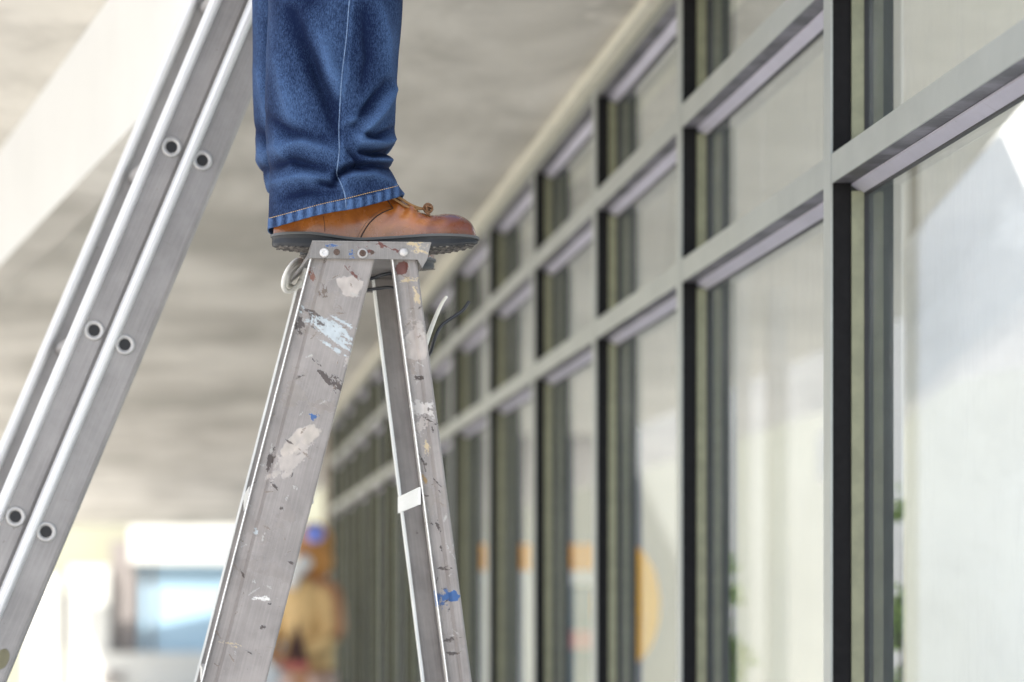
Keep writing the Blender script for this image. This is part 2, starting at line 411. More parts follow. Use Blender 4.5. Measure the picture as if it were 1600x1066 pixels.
# round orange sign standing inside
pc = P(978, 945, 11.0)
sr = empty('round_sign', (pc.x, pc.y, 0)); tag(sr, 'tall oval orange-yellow sign on a white stand, partly behind a black mullion', 'sign')
bm = bmesh.new(); n = 40
prism(bm, [pc + Rv*(0.130*math.cos(2*PI*i/n)) + Uv*(0.235*math.sin(2*PI*i/n)) for i in range(n)], Fv*0.05)
bmesh.ops.bevel(bm, geom=bm.edges[:], offset=0.006, segments=2, affect='EDGES')
keep(obj('panel', bm, plain('yellow orange enamel', (1.0, 0.47, 0.003), 0.4, var=0.03)), sr)
bm = bmesh.new(); tube(bm, [(pc.x, pc.y+0.08, 0.02), (pc.x, pc.y+0.08, pc.z)], 0.022, 12); keep(obj('post', bm, m_kw), sr)
bm = bmesh.new(); tube(bm, [(pc.x, pc.y+0.08, 0.003), (pc.x, pc.y+0.08, 0.03)], 0.16, 24); keep(obj('base', bm, m_kw), sr)

# shrubs seen through the building
m_leaf = M('leaf green'); lc = m_leaf.mix(m_leaf.mapr(m_leaf.noise(6, 4), 0.3, 0.7), (0.16, 0.28, 0.04), (0.36, 0.50, 0.12)); m_leaf.set(lc, 0.5)
m_leaf.b.inputs['Transmission Weight'].default_value = 0.0
m_bark = plain('bark', (0.16, 0.11, 0.07), 0.9)
def shrub(px, Z, h, r, label, n=800):
    p = P(px, 900, Z); root_ = empty('shrub', (p.x, p.y, 0)); tag(root_, label, 'shrub', 'shrubs behind the glass')
    bm = bmesh.new()
    clumps = [(Vector((random.gauss(0, r*0.45), random.gauss(0, r*0.45), random.uniform(0.3*h, h))), random.uniform(0.6, 1.1)*r) for _ in range(16)]
    for _ in range(n):
        c, cr = random.choice(clumps)
        q_ = c + Vector((random.gauss(0, 1), random.gauss(0, 1), random.gauss(0, 1)))*cr*0.6
        a1 = Vector((random.gauss(0, 1), random.gauss(0, 1), random.gauss(0, 1))).normalized(); b1 = a1.orthogonal().normalized()
        s_ = random.uniform(0.015, 0.03)
        v = [bm.verts.new(q_+a1*s_*k1+b1*s_*0.45*k2) for k1, k2 in ((-1, 0), (0, -1), (1, 0), (0, 1))]; bm.faces.new(v)
    f = obj('foliage', bm, m_leaf.m, root_)
    bm = bmesh.new()
    for c, cr in clumps[:8]: tube(bm, smooth_path([(0, 0, 0), (c.x*0.3, c.y*0.3, c.z*0.5), c], 4), lambda t: 0.02*(1-t)+0.004, 6)
    obj('stem', bm, m_bark, root_)
shrub(1143, 11.0, 1.52, 0.045, 'green shrub behind the left edge of the second window bay from the right')
shrub(1410, 8.4, 1.66, 0.05, 'green shrub behind the rightmost pane beside the white wall')

# ------------------------------------------------------------------ far end of the passage
ZF = 47.5
m_far = plain('white far facade', (0.62, 0.62, 0.58), 0.7, var=0.04, scale=1)
m_blue = plain('pale blue glass screen', (0.34, 0.50, 0.62), 0.35, var=0.03, scale=1)
m_greyc = plain('grey render', (0.22, 0.20, 0.19), 0.8)
fr = empty('far_building', tuple(P(300, 0, ZF).xy)+(0,)); tag(fr, 'pale building with blue window beyond the far end of the passage', 'building')
def farbox(name, x0, x1, y0, y1, mat, dz=0.0, dep=0.6):
    pa, pb = P(x0, 900, ZF-dz), P(x1, 900, ZF-dz)
    z1_ = EYE+(HY-y0)/FPX*(ZF-dz); z0_ = max(0.003, EYE+(HY-y1)/FPX*(ZF-dz))
    return quadbox(name, pa, pb, z0_, z1_, dep, mat, fr)
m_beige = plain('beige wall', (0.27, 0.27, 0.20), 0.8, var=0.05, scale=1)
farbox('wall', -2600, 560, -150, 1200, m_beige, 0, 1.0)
farbox('header_panel', 203, 375, 823, 880, m_far, 0.50, 0.45)
farbox('window', 216, 520, 880, 1020, m_blue, 0.3, 0.28)
farbox('window_post', 233, 239, 880, 1020, m_greyc, 0.36, 0.05)
farbox('grey_pier', 172, 214, 845, 1018, m_greyc, 0.4, 0.38)
farbox('white_pier', 108, 170, 885, 1200, m_far, 0.6, 0.55)
farbox('door', 93, 106, 930, 1012, m_gask, 0.2, 0.18)
farbox('low_wall', 150, 430, 1020, 1200, m_far, 1.0, 0.9)
farbox('side_panel', 40, 92, 900, 1200, m_far, 0.3, 0.28)
farbox('vent', 156, 192, 1052, 1066, m_greyc, 1.1, 0.08)
# brown pier at the end of the glass wall
m_brown = plain('brown timber cladding', (0.22, 0.14, 0.08), 0.7)
bm = bmesh.new(); pa = P(500, 0, 24.0)
box(bm, pa.x, XW+0.9, Y_END+2.0, Y_END+2.5, 0.003, HCEIL-0.004)
tag(obj('pier', bm, m_brown), 'brown clad pier just past the far end of the glass wall', 'pier')

# ------------------------------------------------------------------ stepladder
YN = P(570, 380, 4.286).y                  # plane of the near rails
WL = 0.40                                  # breadth of the ladder at the top
PX = Vector((1, 0, 0)); PYv = Vector((0, 1, 0))
step = empty('stepladder', tuple(onY(560, 380, YN+WL/2).xy)+(0,))
tag(step, 'paint-splashed aluminium stepladder the worker stands on', 'stepladder')
ALU = dict(base=(0.335, 0.305, 0.285), rough=0.42, metal=0.4, dirt=0.36, spots=1.3)
TAN, RED, BLU, PALE, GREY, DARK, PEEL = (0.50, 0.40, 0.25), (0.11, 0.03, 0.02), (0.02, 0.09, 0.26), (0.45, 0.50, 0.52), (0.46, 0.41, 0.36), (0.06, 0.045, 0.04), (0.43, 0.385, 0.35)
m_edge = aluminium('painted lit edge', (0.80, 0.80, 0.76), 0.4, 0.3, 0.12, spots=0.6)  # light caught by the rail lips is put into their colour
def rail(name, top_px, bot_px, Y, wtop, prof, blobs_px, far=False, spread=0.0, **kw):
    """rail whose left edge runs through two pixels on plane Y; prof = list of (u, v) with v towards the camera when near"""
    A = onY(*top_px, Y); B = onY(*bot_px, Y)
    d = (B-A).normalized(); u = Vector((-d.z, 0, d.x)) if d.z < 0 else Vector((d.z, 0, -d.x))
    if u.x < 0: u = -u
    v = u.cross(d)                        # +-Y
    L = (A.z)/(-d.z) - 0.02
    mat4 = Matrix((( u.x, d.x, v.x, A.x), (u.y, d.y, v.y, A.y), (u.z, d.z, v.z, A.z), (0, 0, 0, 1)))
    sg = -1 if v.y > 0 else 1             # make profile +v point at the camera for near rails
    if far: sg = -sg
    inv = mat4.inverted()
    bl = []
    for (px, py, rx, ry, ang, col, rag) in blobs_px:
        c = inv @ onY(px, py, Y); k = YN/FPX*0.99
        bl.append((c.x, c.y, rx*k, ry*k, ang, col, rag))
    dense = [prof[0]]
    for a0_, b0_ in zip(prof, prof[1:]):
        q_n = max(1, int(abs(b0_[0]-a0_[0])/0.0011)) if blobs_px and not far else 1
        dense += [(lerp(a0_[0], b0_[0], t_/q_n), lerp(a0_[1], b0_[1], t_/q_n)) for t_ in range(1, q_n+1)]
    prof = dense
    bm = bmesh.new(); rings = []
    fine = 620 if not far else 30
    ss_ = [-0.01 + 0.70*i/fine for i in range(fine)] + [0.69 + (L-0.69)*i/12 for i in range(13)]
    n_ = len(ss_)-1
    for i in range(n_+1):
        s_ = ss_[i]
        j = 0.00035
        rings.append([bm.verts.new((uu + random.uniform(-j, j)*0.6, (s_ if i else (0.016 - u.z*uu)/d.z), sg*vv)) for uu, vv in prof])
    m_ = len(prof)
    for i in range(n_):
        for k in range(m_):
            f_ = bm.faces.new((rings[i][k], rings[i][(k+1) % m_], rings[i+1][(k+1) % m_], rings[i+1][k]))
            pa_, pb_ = prof[k], prof[(k+1) % m_]
            if far: edge_ = max(pa_[0], pb_[0]) < 0.006 and max(-pa_[1], -pb_[1]) > 0.006
            else: edge_ = max(pa_[0], pb_[0]) < 0.0028 and min(pa_[1], pb_[1]) > 0.002
            if edge_: f_.material_index = 1
    bm.faces.new(rings[0]); bm.faces.new(rings[-1][::-1])
    o = obj(name, bm, [aluminium(name.replace('_', ' ')+' metal', blobs=bl, **{**ALU, **kw}), m_edge])
    paint_marks(o.data, bl)
    o.matrix_world = mat4; o.parent = step; o.matrix_parent_inverse = Matrix.Translation(-Vector(step.location))
    # rubber foot
    f = boxo('rubber_foot', (-0.004, (prof[-1][0] if 0 else max(p[0] for p in prof))+0.004, L-0.035, L+0.02, -0.032, 0.004), m_gask, bevel=0.002); f.parent = o
    return o, mat4, L
def chan(w_, dep=0.028, lip=0.003, t=0.0022):
    """channel: web towards the viewer with a raised lip at its left edge, flanges going back"""
    return [(0, -dep), (0, lip), (0.0018, lip+0.0012), (0.0036, lip), (0.0048, -0.0045), (0.020, -0.0052), (0.025, -0.0004), (w_-0.003, -0.0004), (w_-0.0008, -0.0015), (w_, -0.004), (w_, -dep), (w_-t, -dep), (w_-t, -0.006), (w_*0.5, -0.0085), (t, -0.0085), (t, -dep)]
def chan_open(w_, dep=0.024, t=0.0036):
    """channel seen from its open side: flanges come towards the viewer"""
    return [(0, 0), (0, dep), (t, dep), (t, t), (w_-t, t), (w_-t, dep), (w_, dep), (w_, 0)]
kpx = YN/FPX
fr_blobs = [(490, 470, 60, 45, 0.3, (0.27, 0.24, 0.21), 0.50), (470, 620, 50, 40, 0.3, (0.26, 0.23, 0.2), 0.52), (420, 850, 60, 50, 0.3, (0.25, 0.22, 0.2), 0.52), (535, 503, 26, 3, 0.25, PALE, 0.42), (520, 527, 34, 4, 0.42, PALE, 0.44), (495, 497, 30, 6, 0.3, DARK, 0.48), (530, 600, 14, 6, 0.6, DARK, 0.40), (520, 640, 30, 7, 0.1, (0.25, 0.22, 0.2), 0.42), (400, 830, 6, 3, 1, PALE, 0.4), (380, 900, 16, 2, 0.9, DARK, 0.48), (500, 760, 3, 3, 0, DARK, 0.35), (440, 795, 3, 3, 0, DARK, 0.35), (410, 980, 4, 3, 0, DARK, 0.35), (547, 448, 21, 19, 0.6, PEEL, 0), (512, 512, 44, 11, 0.35, PALE, 0.47), (500, 508, 34, 10, 0.3, DARK, 0.60), (525, 545, 22, 5, 0.35, PALE, 0.50),
            (505, 585, 30, 5, 0.7, DARK, 0.47), (468, 690, 42, 16, -0.95, GREY, 0), (452, 720, 34, 15, -1.1, PEEL, 0.36), (421, 722, 20, 5, -1.45, DARK, 0.42),
            (489, 650, 7, 5, 0, BLU, 0.42), (487, 428, 16, 5, 0.8, (0.2, 0.07, 0.04), 0.55), (468, 508, 12, 7, 1.2, DARK, 0.38), (545, 420, 20, 4, 0.6, RED, 0.5),
            (505, 455, 10, 6, 1.2, (0.12, 0.09, 0.07), 0.45), (410, 935, 14, 3, -0.2, (0.7, 0.68, 0.64), 0.4), (370, 1010, 20, 5, 0, TAN, 0.55),
            (430, 760, 8, 3, 0.5, DARK, 0.5), (548, 560, 14, 4, -1.2, PEEL, 0.4), (455, 880, 12, 3, 0.2, DARK, 0.58)]
rr_blobs = [(640, 480, 30, 50, 0.1, (0.27, 0.24, 0.21), 0.50), (675, 780, 30, 60, 0.1, (0.26, 0.23, 0.2), 0.50), (700, 960, 30, 60, 0.1, (0.25, 0.22, 0.2), 0.50), (642, 560, 12, 20, 0.2, (0.30, 0.26, 0.23), 0.40), (682, 938, 6, 15, 0.1, BLU, 0.46), (668, 700, 5, 10, 0, TAN, 0.44), (627, 418, 11, 11, 0, RED, 0), (640, 437, 13, 4, 0.1, TAN, 0.45), (651, 462, 14, 4, 1.45, TAN, 0.42), (652, 540, 20, 27, 0.2, PEEL, 0), (648, 520, 18, 18, 0.2, (0.38, 0.34, 0.31), 0.45),
            (661, 640, 16, 12, 0.5, (0.5, 0.47, 0.44), 0.40), (658, 665, 8, 16, 0.4, PEEL, 0.45), (661, 722, 13, 4, 1.4, DARK, 0.45), (663, 748, 10, 3, 1.3, (0.35, 0.22, 0.08), 0.45),
            (694, 936, 7, 12, 0.2, BLU, 0.40), (706, 931, 14, 9, 0.1, BLU, 0), (684, 820, 13, 3, 1.4, DARK, 0.5), (690, 855, 7, 3, 1.3, DARK, 0.5),
            (692, 888, 16, 3, 0.1, DARK, 0.5), (700, 1000, 18, 3, 0, DARK, 0.5), (704, 1020, 16, 3, 0.2, DARK, 0.5), (655, 590, 10, 4, 0, DARK, 0.48)]
for _k in range(48):
    t_ = random.random(); y_ = 412+t_*640; x_ = lerp(lerp(484, 313, (y_-405)/661), lerp(584, 416, (y_-405)/661), random.random())
    fr_blobs.append((x_, y_, random.uniform(3, 11), random.uniform(0.9, 2.0), random.uniform(-1.6, 1.6), random.choice([DARK, (0.2, 0.16, 0.13), (0.2, 0.16, 0.13), (0.42, 0.40, 0.37)]), 0.44))
    y_ = 412+random.random()*640; x_ = lerp(lerp(612, 698, (y_-405)/661), lerp(651, 738, (y_-405)/661), random.random())
    if _k < 40: rr_blobs.append((x_, y_, random.uniform(3, 9), random.uniform(0.9, 2.0), random.uniform(-1.6, 1.6), random.choice([DARK, (0.2, 0.16, 0.13), (0.42, 0.40, 0.37)]), 0.44))
wfr = 101*kpx*0.975; wrr = 40*kpx*0.99
o1, mf, Lf = rail('front_rail', (484, 405), (313.5, 1066), YN, wfr, chan(wfr), fr_blobs)
o2, mr, Lr = rail('rear_rail', (611.5, 405), (698, 1066), YN, wrr, chan(wrr, 0.022), rr_blobs)
# far rails: same lines moved back, spreading towards the ground
def back(px, py, dY):
    q_ = onY(px, py, YN); q_.y += dY; d_ = q_-CAM; Z_ = d_.dot(Fv)
    return (CX + d_.dot(Rv)/Z_*FPX, HY - d_.z/Z_*FPX)
YF = YN+WL
ft = back(484, 405, WL); fb = back(313.5, 1066, WL)
o3, m3, L3 = rail('front_rail', (ft[0]-5, ft[1]), (fb[0]-5, fb[1]), YF, wfr, [(u, -v) for u, v in chan_open(wfr, 0.0065)], [(455, 600, 8, 20, 0, DARK, 0.5)], far=True)
ft = back(611.5, 405, WL); fb = back(698, 1066, WL)
o4, m4, L4 = rail('rear_rail', (ft[0]-1, ft[1]), (fb[0]-5, fb[1]), YF, wrr*1.06, [(u, -v) for u, v in chan_open(wrr*1.06)], [(640, 900, 8, 3, 0, DARK, 0.5)], far=True)

def rail_pt(m4_, s_, u_=0.0, v_=0.0): return m4_ @ Vector((u_, s_, v_))
# treads between the front rails, cross braces between the rear rails
m_tread = aluminium('tread metal', (0.62, 0.61, 0.58), 0.4, 0.55, 0.15)
zc = onY(560, 405, YN).z
zt0 = onY(385, 768, YN+0.2).z
for k in range(6):
    z = zt0 - 0.27*(k-1) if k else zt0+0.27
    if z < 0.1 or z > zc-0.08: continue
    sA = (mf.translation.z - z)/(-(mf.to_3x3() @ Vector((0, 1, 0))).z)
    q0 = rail_pt(mf, sA)
    bm = bmesh.new(); xw_ = wfr*1.02
    if k == 0: continue
    prism(bm, [(q0.x-0.003, YN+0.031, z), (q0.x-0.003, YN+0.031, z-0.024), (q0.x-0.001, YN+0.031, z-0.024), (q0.x-0.001, YN+0.031, z-0.002), (q0.x+xw_-0.004, YN+0.031, z-0.002),
               (q0.x+xw_-0.004, YN+0.031, z-0.024), (q0.x+xw_-0.002, YN+0.031, z-0.024), (q0.x+xw_-0.002, YN+0.031, z)], (0, WL-0.062, 0))
    keep(obj('tread', bm, m_tread), step)
m_brace = aluminium('brace metal', (0.86, 0.86, 0.82), 0.35, 0.3, 0.04, spots=0.2)
for py in (765, 1150):
    zb0 = onY(655, py-4, YN).z
    # follow the rear rails
    def at(m_, z): 
        s_ = (m_.translation.z - z)/(-(m_.to_3x3() @ Vector((0, 1, 0))).z); return m_ @ Vector((0, s_, 0))
    pn_, pf_ = at(mr, zb0), at(m4, zb0)
    bm = bmesh.new(); h_ = 0.026
    yN_, yF_ = YN+0.004, YF-0.026
    prism(bm, [(pn_.x-0.003, yN_, zb0), (pn_.x-0.003, yN_, zb0-h_), (pn_.x-0.0005, yN_, zb0-h_), (pn_.x-0.0005, yN_, zb0)], (pf_.x-pn_.x+0.0, yF_-yN_, 0))
    keep(obj('brace', bm, m_brace), step)

# the cap: a channel with front and rear lips
zt_ = onY(560, 379.5, YN).z; CAPTOP = zt_
xL = onY(488, 380, YN).x; xR = onY(672.5, 380, YN).x
xL2 = onY(482, 405, YN).x; xR2 = onY(666, 405, YN).x
zbo = onY(560, 405.5, YN).z
Yc0, Yc1 = YN-0.0075, YF+0.004
cap_blobs_px = [(575, 391, 18, 4, 0.35, RED, 0.5), (602, 385, 26, 6, 0.4, RED, 0.52), (655, 386, 15, 7, 0.3, TAN, 0.46), (549, 397, 6, 6, 0, BLU, 0.5), (520, 384, 10, 3, 0, BLU, 0.55)]
cmat = Matrix(((1, 0, 0, xL), (0, 0, 1, Yc0), (0, -1, 0, zt_), (0, 0, 0, 1)))
cinv = cmat.inverted(); bl = []
for (px, py, rx, ry, ang, col, rag) in cap_blobs_px:
    c = cinv @ onY(px, py, Yc0); bl.append((c.x, c.y, rx*kpx, ry*kpx, ang, col, rag))
mcap = aluminium('cap metal', blobs=bl, **{**ALU, 'dirt': 0.5, 'base': (0.30, 0.28, 0.262), 'spots': 1.6})
bm = bmesh.new()
T = 0.0028
def quadplate(pts, nrm_):  # plate with thickness from 4 points
    prism(bm, pts, Vector(nrm_)*T)
dz = zt_-zbo
# near side flange with the slanting right-hand tongue
tng = onY(655, 420, YN)
prism(bm, [(xL, Yc0, zt_-0.001), (xR, Yc0, zt_-0.001), (xR2+0.001, Yc0, zbo+0.003), (tng.x+0.004, Yc0, tng.z), (onY(652, 0, YN).x, Yc0, zbo), (xL2, Yc0, zbo)], (0, T, 0))
prism(bm, [(xL, Yc1-T, zt_-0.001), (xR, Yc1-T, zt_-0.001), (xR2, Yc1-T, zbo-0.004), (xL2, Yc1-T, zbo-0.004)], (0, T, 0))
# top plate
prism(bm, [(xL-0.0005, Yc0-0.0008, zt_-0.001), (xR+0.0005, Yc0-0.0008, zt_-0.001), (xR+0.0005, Yc1+0.0008, zt_-0.001), (xL-0.0005, Yc1+0.0008, zt_-0.001)], (0, 0, 0.0024))
# front and back lips, sloping outward
fl_ = [bm.verts.new(p_) for p_ in ((xL, Yc0+T, zt_-0.0012), (xL2-0.001, Yc0+T, zbo-0.001), (xL2+0.0012, Yc0+T, zbo-0.001), (xL+0.002, Yc0+T, zt_-0.0012))]
fr_ = [bm.verts.new(p_) for p_ in ((xL-0.002, Yc1-T, zt_-0.0012), (xL2-0.0165, Yc1-T, zbo+0.006), (xL2-0.0145, Yc1-T, zbo+0.006), (xL, Yc1-T, zt_-0.0012))]
bm.faces.new(fl_); bm.faces.new(fr_[::-1])
for i_ in range(4): bm.faces.new((fl_[i_], fr_[i_], fr_[(i_+1) % 4], fl_[(i_+1) % 4]))
prism(bm, [(xR, Yc0+T, zt_-0.0012), (xR2+0.001, Yc0+T, zbo), (xR2-0.0015, Yc0+T, zbo), (xR-0.0025, Yc0+T, zt_-0.0012)], (0, Yc1-Yc0-2*T, 0))
bm.transform(cmat.inverted())
bmesh.ops.triangulate(bm, faces=[f for f in bm.faces if len(f.verts) > 4])
for _ in range(7):
    le = [e for e in bm.edges if e.calc_length() > 0.0022 and all(-0.03 < v.co.y < 0.05 and abs(v.co.z) < 0.004 for v in e.verts)]
    if not le: break
    bmesh.ops.subdivide_edges(bm, edges=le, cuts=1); bmesh.ops.triangulate(bm, faces=[f for f in bm.faces if len(f.verts) > 4])
co_ = obj('top_cap', bm, mcap); paint_marks(co_.data, bl); co_.matrix_world = cmat; co_.parent = step; co_.matrix_parent_inverse = Matrix.Translation(-Vector(step.location))
m_rivet = aluminium('rivet metal', (0.50, 0.48, 0.46), 0.35, 0.6, 0.3, spots=0.6)
m_rivw = aluminium('bright rivet metal', (0.62, 0.60, 0.58), 0.35, 0.4, 0.1, spots=0)
m_rust = plain('rusty bolt', (0.10, 0.065, 0.05), 0.6, 0.3)
def disc(name, px, py, r_px, mat, thick=0.003, hole=None, Y=Yc0, dome=False, parent=step):
    c = onY(px, py, Y); r = r_px*kpx; bm = bmesh.new(); n_ = 24
    prof = [(r, 0), (r, thick*0.5), (r*0.8, thick), (r*0.45, thick*(1.25 if dome else 1)), (r*0.3, thick*(1.3 if dome else 0.7))]
    rings = [[bm.verts.new((c.x+rr*math.cos(2*PI*i/n_), Y-hh, c.z+rr*math.sin(2*PI*i/n_))) for i in range(n_)] for rr, hh in prof]
    for i in range(len(rings)-1):
        for k in range(n_): bm.faces.new((rings[i][k], rings[i][(k+1) % n_], rings[i+1][(k+1) % n_], rings[i+1][k]))
    bm.faces.new(rings[-1])
    o = obj(name, bm, mat, smooth=False); keep(o, parent)
    if hole:
        bm = bmesh.new(); tube(bm, [(c.x, Y-thick*1.02, c.z), (c.x, Y-thick*0.2, c.z)], hole*kpx, 14); h = obj('hole', bm, m_gask); keep(h, o)
        h.parent = step
    return o
disc('rivet', 506.5, 395, 7.2, m_rivw, 0.003, 2.7); disc('bolt', 526, 394, 5.0, m_rust, 0.001)
disc('bolt', 566.5, 396, 8.0, m_rivet, 0.0022); disc('bolt_head', 566.5, 396, 5.4, m_rust, 0.0045); disc('bolt', 581.5, 394.5, 3.2, m_rust, 0.001)
disc('rivet', 631, 394.5, 7.0, m_rivet, 0.003, None, Yc0, True)
# three small rivet heads on the top edge
for px in (501, 577, 647):
    c = onY(px, 379.5, YN+0.012); bm = bmesh.new()
    bmesh.ops.create_uvsphere(bm, u_segments=12, v_segments=8, radius=0.004, matrix=Matrix.Translation((c.x, YN+0.012, zt_+0.0012)) @ Matrix.Diagonal((1.3, 1.3, 0.55, 1)))
    keep(obj('rivet', bm, m_rivet, smooth=True), step)

# cables tied under the cap and the white tape on its front corner
def Pt(px, py, dY): return onY(px, py, YN+dY)
m_blk = plain('black cable sheath', (0.012, 0.014, 0.018), 0.35); m_wht = plain('white cable sheath', (0.78, 0.75, 0.66), 0.45)
bm = bmesh.new(); tube(bm, smooth_path([Pt(560, 456, .36), Pt(585, 451.5, .35), Pt(615, 450.5, .33), Pt(634, 470, .26), Pt(648, 520, .16), Pt(662, 556, .10), Pt(672, 551, .07), Pt(679, 530, .05), Pt(690, 509, .05), Pt(712, 493, .05), Pt(724, 484, .05), Pt(733, 471, .05)], 10), 2.9*kpx, 10)
tag(obj('cable', bm, m_blk, smooth=True), 'black cable looped under the stepladder top with its bent end sticking out at the right', 'cable')
bm = bmesh.new(); tube(bm, smooth_path([Pt(562, 440, .34), Pt(585, 434, .34), Pt(600, 429, .33), Pt(625, 426, .32), Pt(640, 440, .30)], 10), 2.9*kpx, 10)
tag(obj('cable', bm, m_blk, smooth=True), 'short black cable crossing just under the underside of the stepladder top', 'cable')
bm = bmesh.new(); tube(bm, smooth_path([Pt(655, 575, .09), Pt(668, 530, .11), Pt(680, 497, .12), Pt(690, 475, .12), Pt(698, 463, .12)], 8), lambda t: (4.2-1.6*t)*kpx, 10)
tag(obj('cable', bm, m_wht, smooth=True), 'stiff off-white cable end poking up behind the rear rail of the stepladder', 'cable')
bm = bmesh.new()
for j in range(6):
    path = []; a0 = 0.12*j
    for k in range(33):
        t = 2*PI*k/32
        ex_, ey_ = 13*math.cos(t), (27-1.5*j)*math.sin(t)
        path.append(Pt(459+2.2*j + ex_*math.cos(0.45+a0)-ey_*math.sin(0.45+a0), 431+1.5*(j % 3) + ex_*math.sin(0.45+a0)+ey_*math.cos(0.45+a0), .29 + 0.035*math.cos(t) + 0.012*j))
    tube(bm, path, (3.6-(j % 3)*0.5)*kpx, 8)
m_tape = plain('white cotton tape', (0.80, 0.78, 0.72), 0.8, var=0.06, scale=80)
tp = obj('tape', bm, m_tape, smooth=True); keep(tp, step); tp['label'] = 'white tape wound round the front corner of the cap'

# ------------------------------------------------------------------ extension ladder
ZL = 4.85
ang_r = -math.atan(1400.0/FPX)
rax = (Rv*math.sin(ang_r) + Fv*math.cos(ang_r)).normalized()         # rung direction, away from the camera
h0 = P(316, 251, ZL)
# axis of the rail: perpendicular to the rungs and passing under the second hole
lo = None
d_ = ray(72, 831)
tt = (h0-CAM).dot(rax)/d_.dot(rax); h2 = CAM + d_*tt
aax = (h0-h2).normalized(); pitch = (h0-h2).length/2
uax = aax.cross(rax).normalized()
if uax.dot(Rv) < 0: uax = -uax
ext = empty('extension_ladder', (h0-aax*((h0.z)/aax.z)))
tag(ext, 'grey aluminium two-section extension ladder leaning steeply at the left behind the worker', 'ladder')
EXM = dict(base=(0.37, 0.35, 0.335), rough=0.42, metal=0.5, dirt=0.30, spots=0.9, brushed=(60, 1.5, 60))
mE = aluminium('extension ladder metal', **EXM); mBead = aluminium('sky-lit bead', (0.74, 0.735, 0.72), 0.42, 0.35, 0.06, brushed=(60, 1.5, 60), spots=0.15); mE2 = aluminium('swaged rung end metal', (0.50, 0.485, 0.465), 0.35, 0.6, 0.1, spots=0)  # bead colour carries the sky light falling on its rounded side
kE = ZL/FPX
Wx = 0.36
smin = -(h0.z)/aax.z + 0.03; smax = 1.9
def ext_rail(name, u0, wd, v0, s0, s1, flip=False, lipw=0.0155):
    """u across, s along, v along the rungs; the lip side faces the camera for near rails"""
    g = -1 if not flip else 1
    prof = [(0, 0.024), (0, -0.004), (0.0015, -0.0085), (0.005, -0.0115), (0.010, -0.0115), (0.0135, -0.0085), (lipw, -0.003), (lipw+0.002, 0.0), (wd-0.010, 0.0), (wd-0.005, 0.0015), (wd-0.0015, 0.006), (wd, 0.012), (wd, 0.024), (wd-0.003, 0.024), (wd-0.004, 0.010), (wd-0.012, 0.004), (0.018, 0.004), (0.003, 0.004), (0.003, 0.024)]
    bm = bmesh.new(); rings = []
    for s_ in [s0 + (s1-s0)*i/40 for i in range(41)]:
        rings.append([bm.verts.new((u0+a_, s_, (v0+b_) if not flip else (v0-b_))) for a_, b_ in prof])
    k_ = len(prof)
    for i in range(40):
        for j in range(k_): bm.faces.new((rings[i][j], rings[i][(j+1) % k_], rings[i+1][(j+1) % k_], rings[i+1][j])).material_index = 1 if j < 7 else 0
    bm.faces.new(rings[0]); bm.faces.new(rings[-1][::-1])
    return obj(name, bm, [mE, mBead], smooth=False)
EM = Matrix(((uax.x, aax.x, rax.x, h0.x), (uax.y, aax.y, rax.y, h0.y), (uax.z, aax.z, rax.z, h0.z), (0, 0, 0, 1)))
def ex_keep(o):
    o.matrix_world = EM; o.parent = ext; o.matrix_parent_inverse = Matrix.Translation(-Vector(ext.location)); return o
# section A (right, nearer), section B (left, set back)
uA0, wA = -28*kE, 63*kE
uB0, wB = -81*kE, 58*kE
vB = 0.034
holeB = P(268, 230, ZL)
dB = ray(268, 230); tB = ((h0-CAM).dot(rax)+vB)/dB.dot(rax); hB = EM.inverted() @ (CAM + dB*tB)
for (u0, wd, v0, s0, s1) in ((uA0, wA, 0.0, smin, smax), (uB0, wB, vB, smin+0.05, smax+0.6)):
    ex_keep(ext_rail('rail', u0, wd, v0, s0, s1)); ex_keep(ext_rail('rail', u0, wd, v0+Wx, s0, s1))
def rung(u, s, v0, wide):
    bm = bmesh.new(); tube(bm, [(u, s, v0+0.003), (u, s, v0+Wx-0.003)], 0.0135, 14, caps=False)
    r_ = ex_keep(obj('rung', bm, mE, smooth=True))
    # swaged ring and the dark bore inside it, seen on the near rail
    n_ = 28; bm = bmesh.new(); R1, R0 = 16.5*kE, 8.6*kE
    prof = [(R1, 0.0005), (R1*0.97, -0.0022), (R1*0.85, -0.0036), (R0*1.25, -0.0030), (R0, -0.0008), (R0, 0.02)]
    rg = [[bm.verts.new((u+rr*math.cos(2*PI*i/n_), s+rr*math.sin(2*PI*i/n_), v0+hh)) for i in range(n_)] for rr, hh in prof]
    for i in range(len(rg)-1):
        for k in range(n_): bm.faces.new((rg[i][k], rg[i][(k+1) % n_], rg[i+1][(k+1) % n_], rg[i+1][k]))
    e = obj('rung_end', bm, mE2, smooth=True); e.parent = r_
    bm = bmesh.new(); tube(bm, [(u, s, v0-0.0012), (u, s, v0-0.0008)], R0*1.01, 20); h = obj('bore', bm, m_gask); h.parent = r_
k = 0
s = 0.0
while s > smin+0.05: s -= pitch
while s < smax-0.02:
    s += pitch
    if s < smax: rung(0.0, s, 0.0, True)
    rung(hB.x, s + hB.y, vB, False)
# lower guide bracket and rubber shoes
for v0 in (0.0, Wx-0.02):
    bm = bmesh.new(); box(bm, uA0-0.006, uA0+wA+0.006, smin-0.028, smin+0.05, v0-0.01, v0+0.036)
    bmesh.ops.bevel(bm, geom=bm.edges[:], offset=0.004, segments=2, affect='EDGES'); ex_keep(obj('rubber_foot', bm, m_gask))
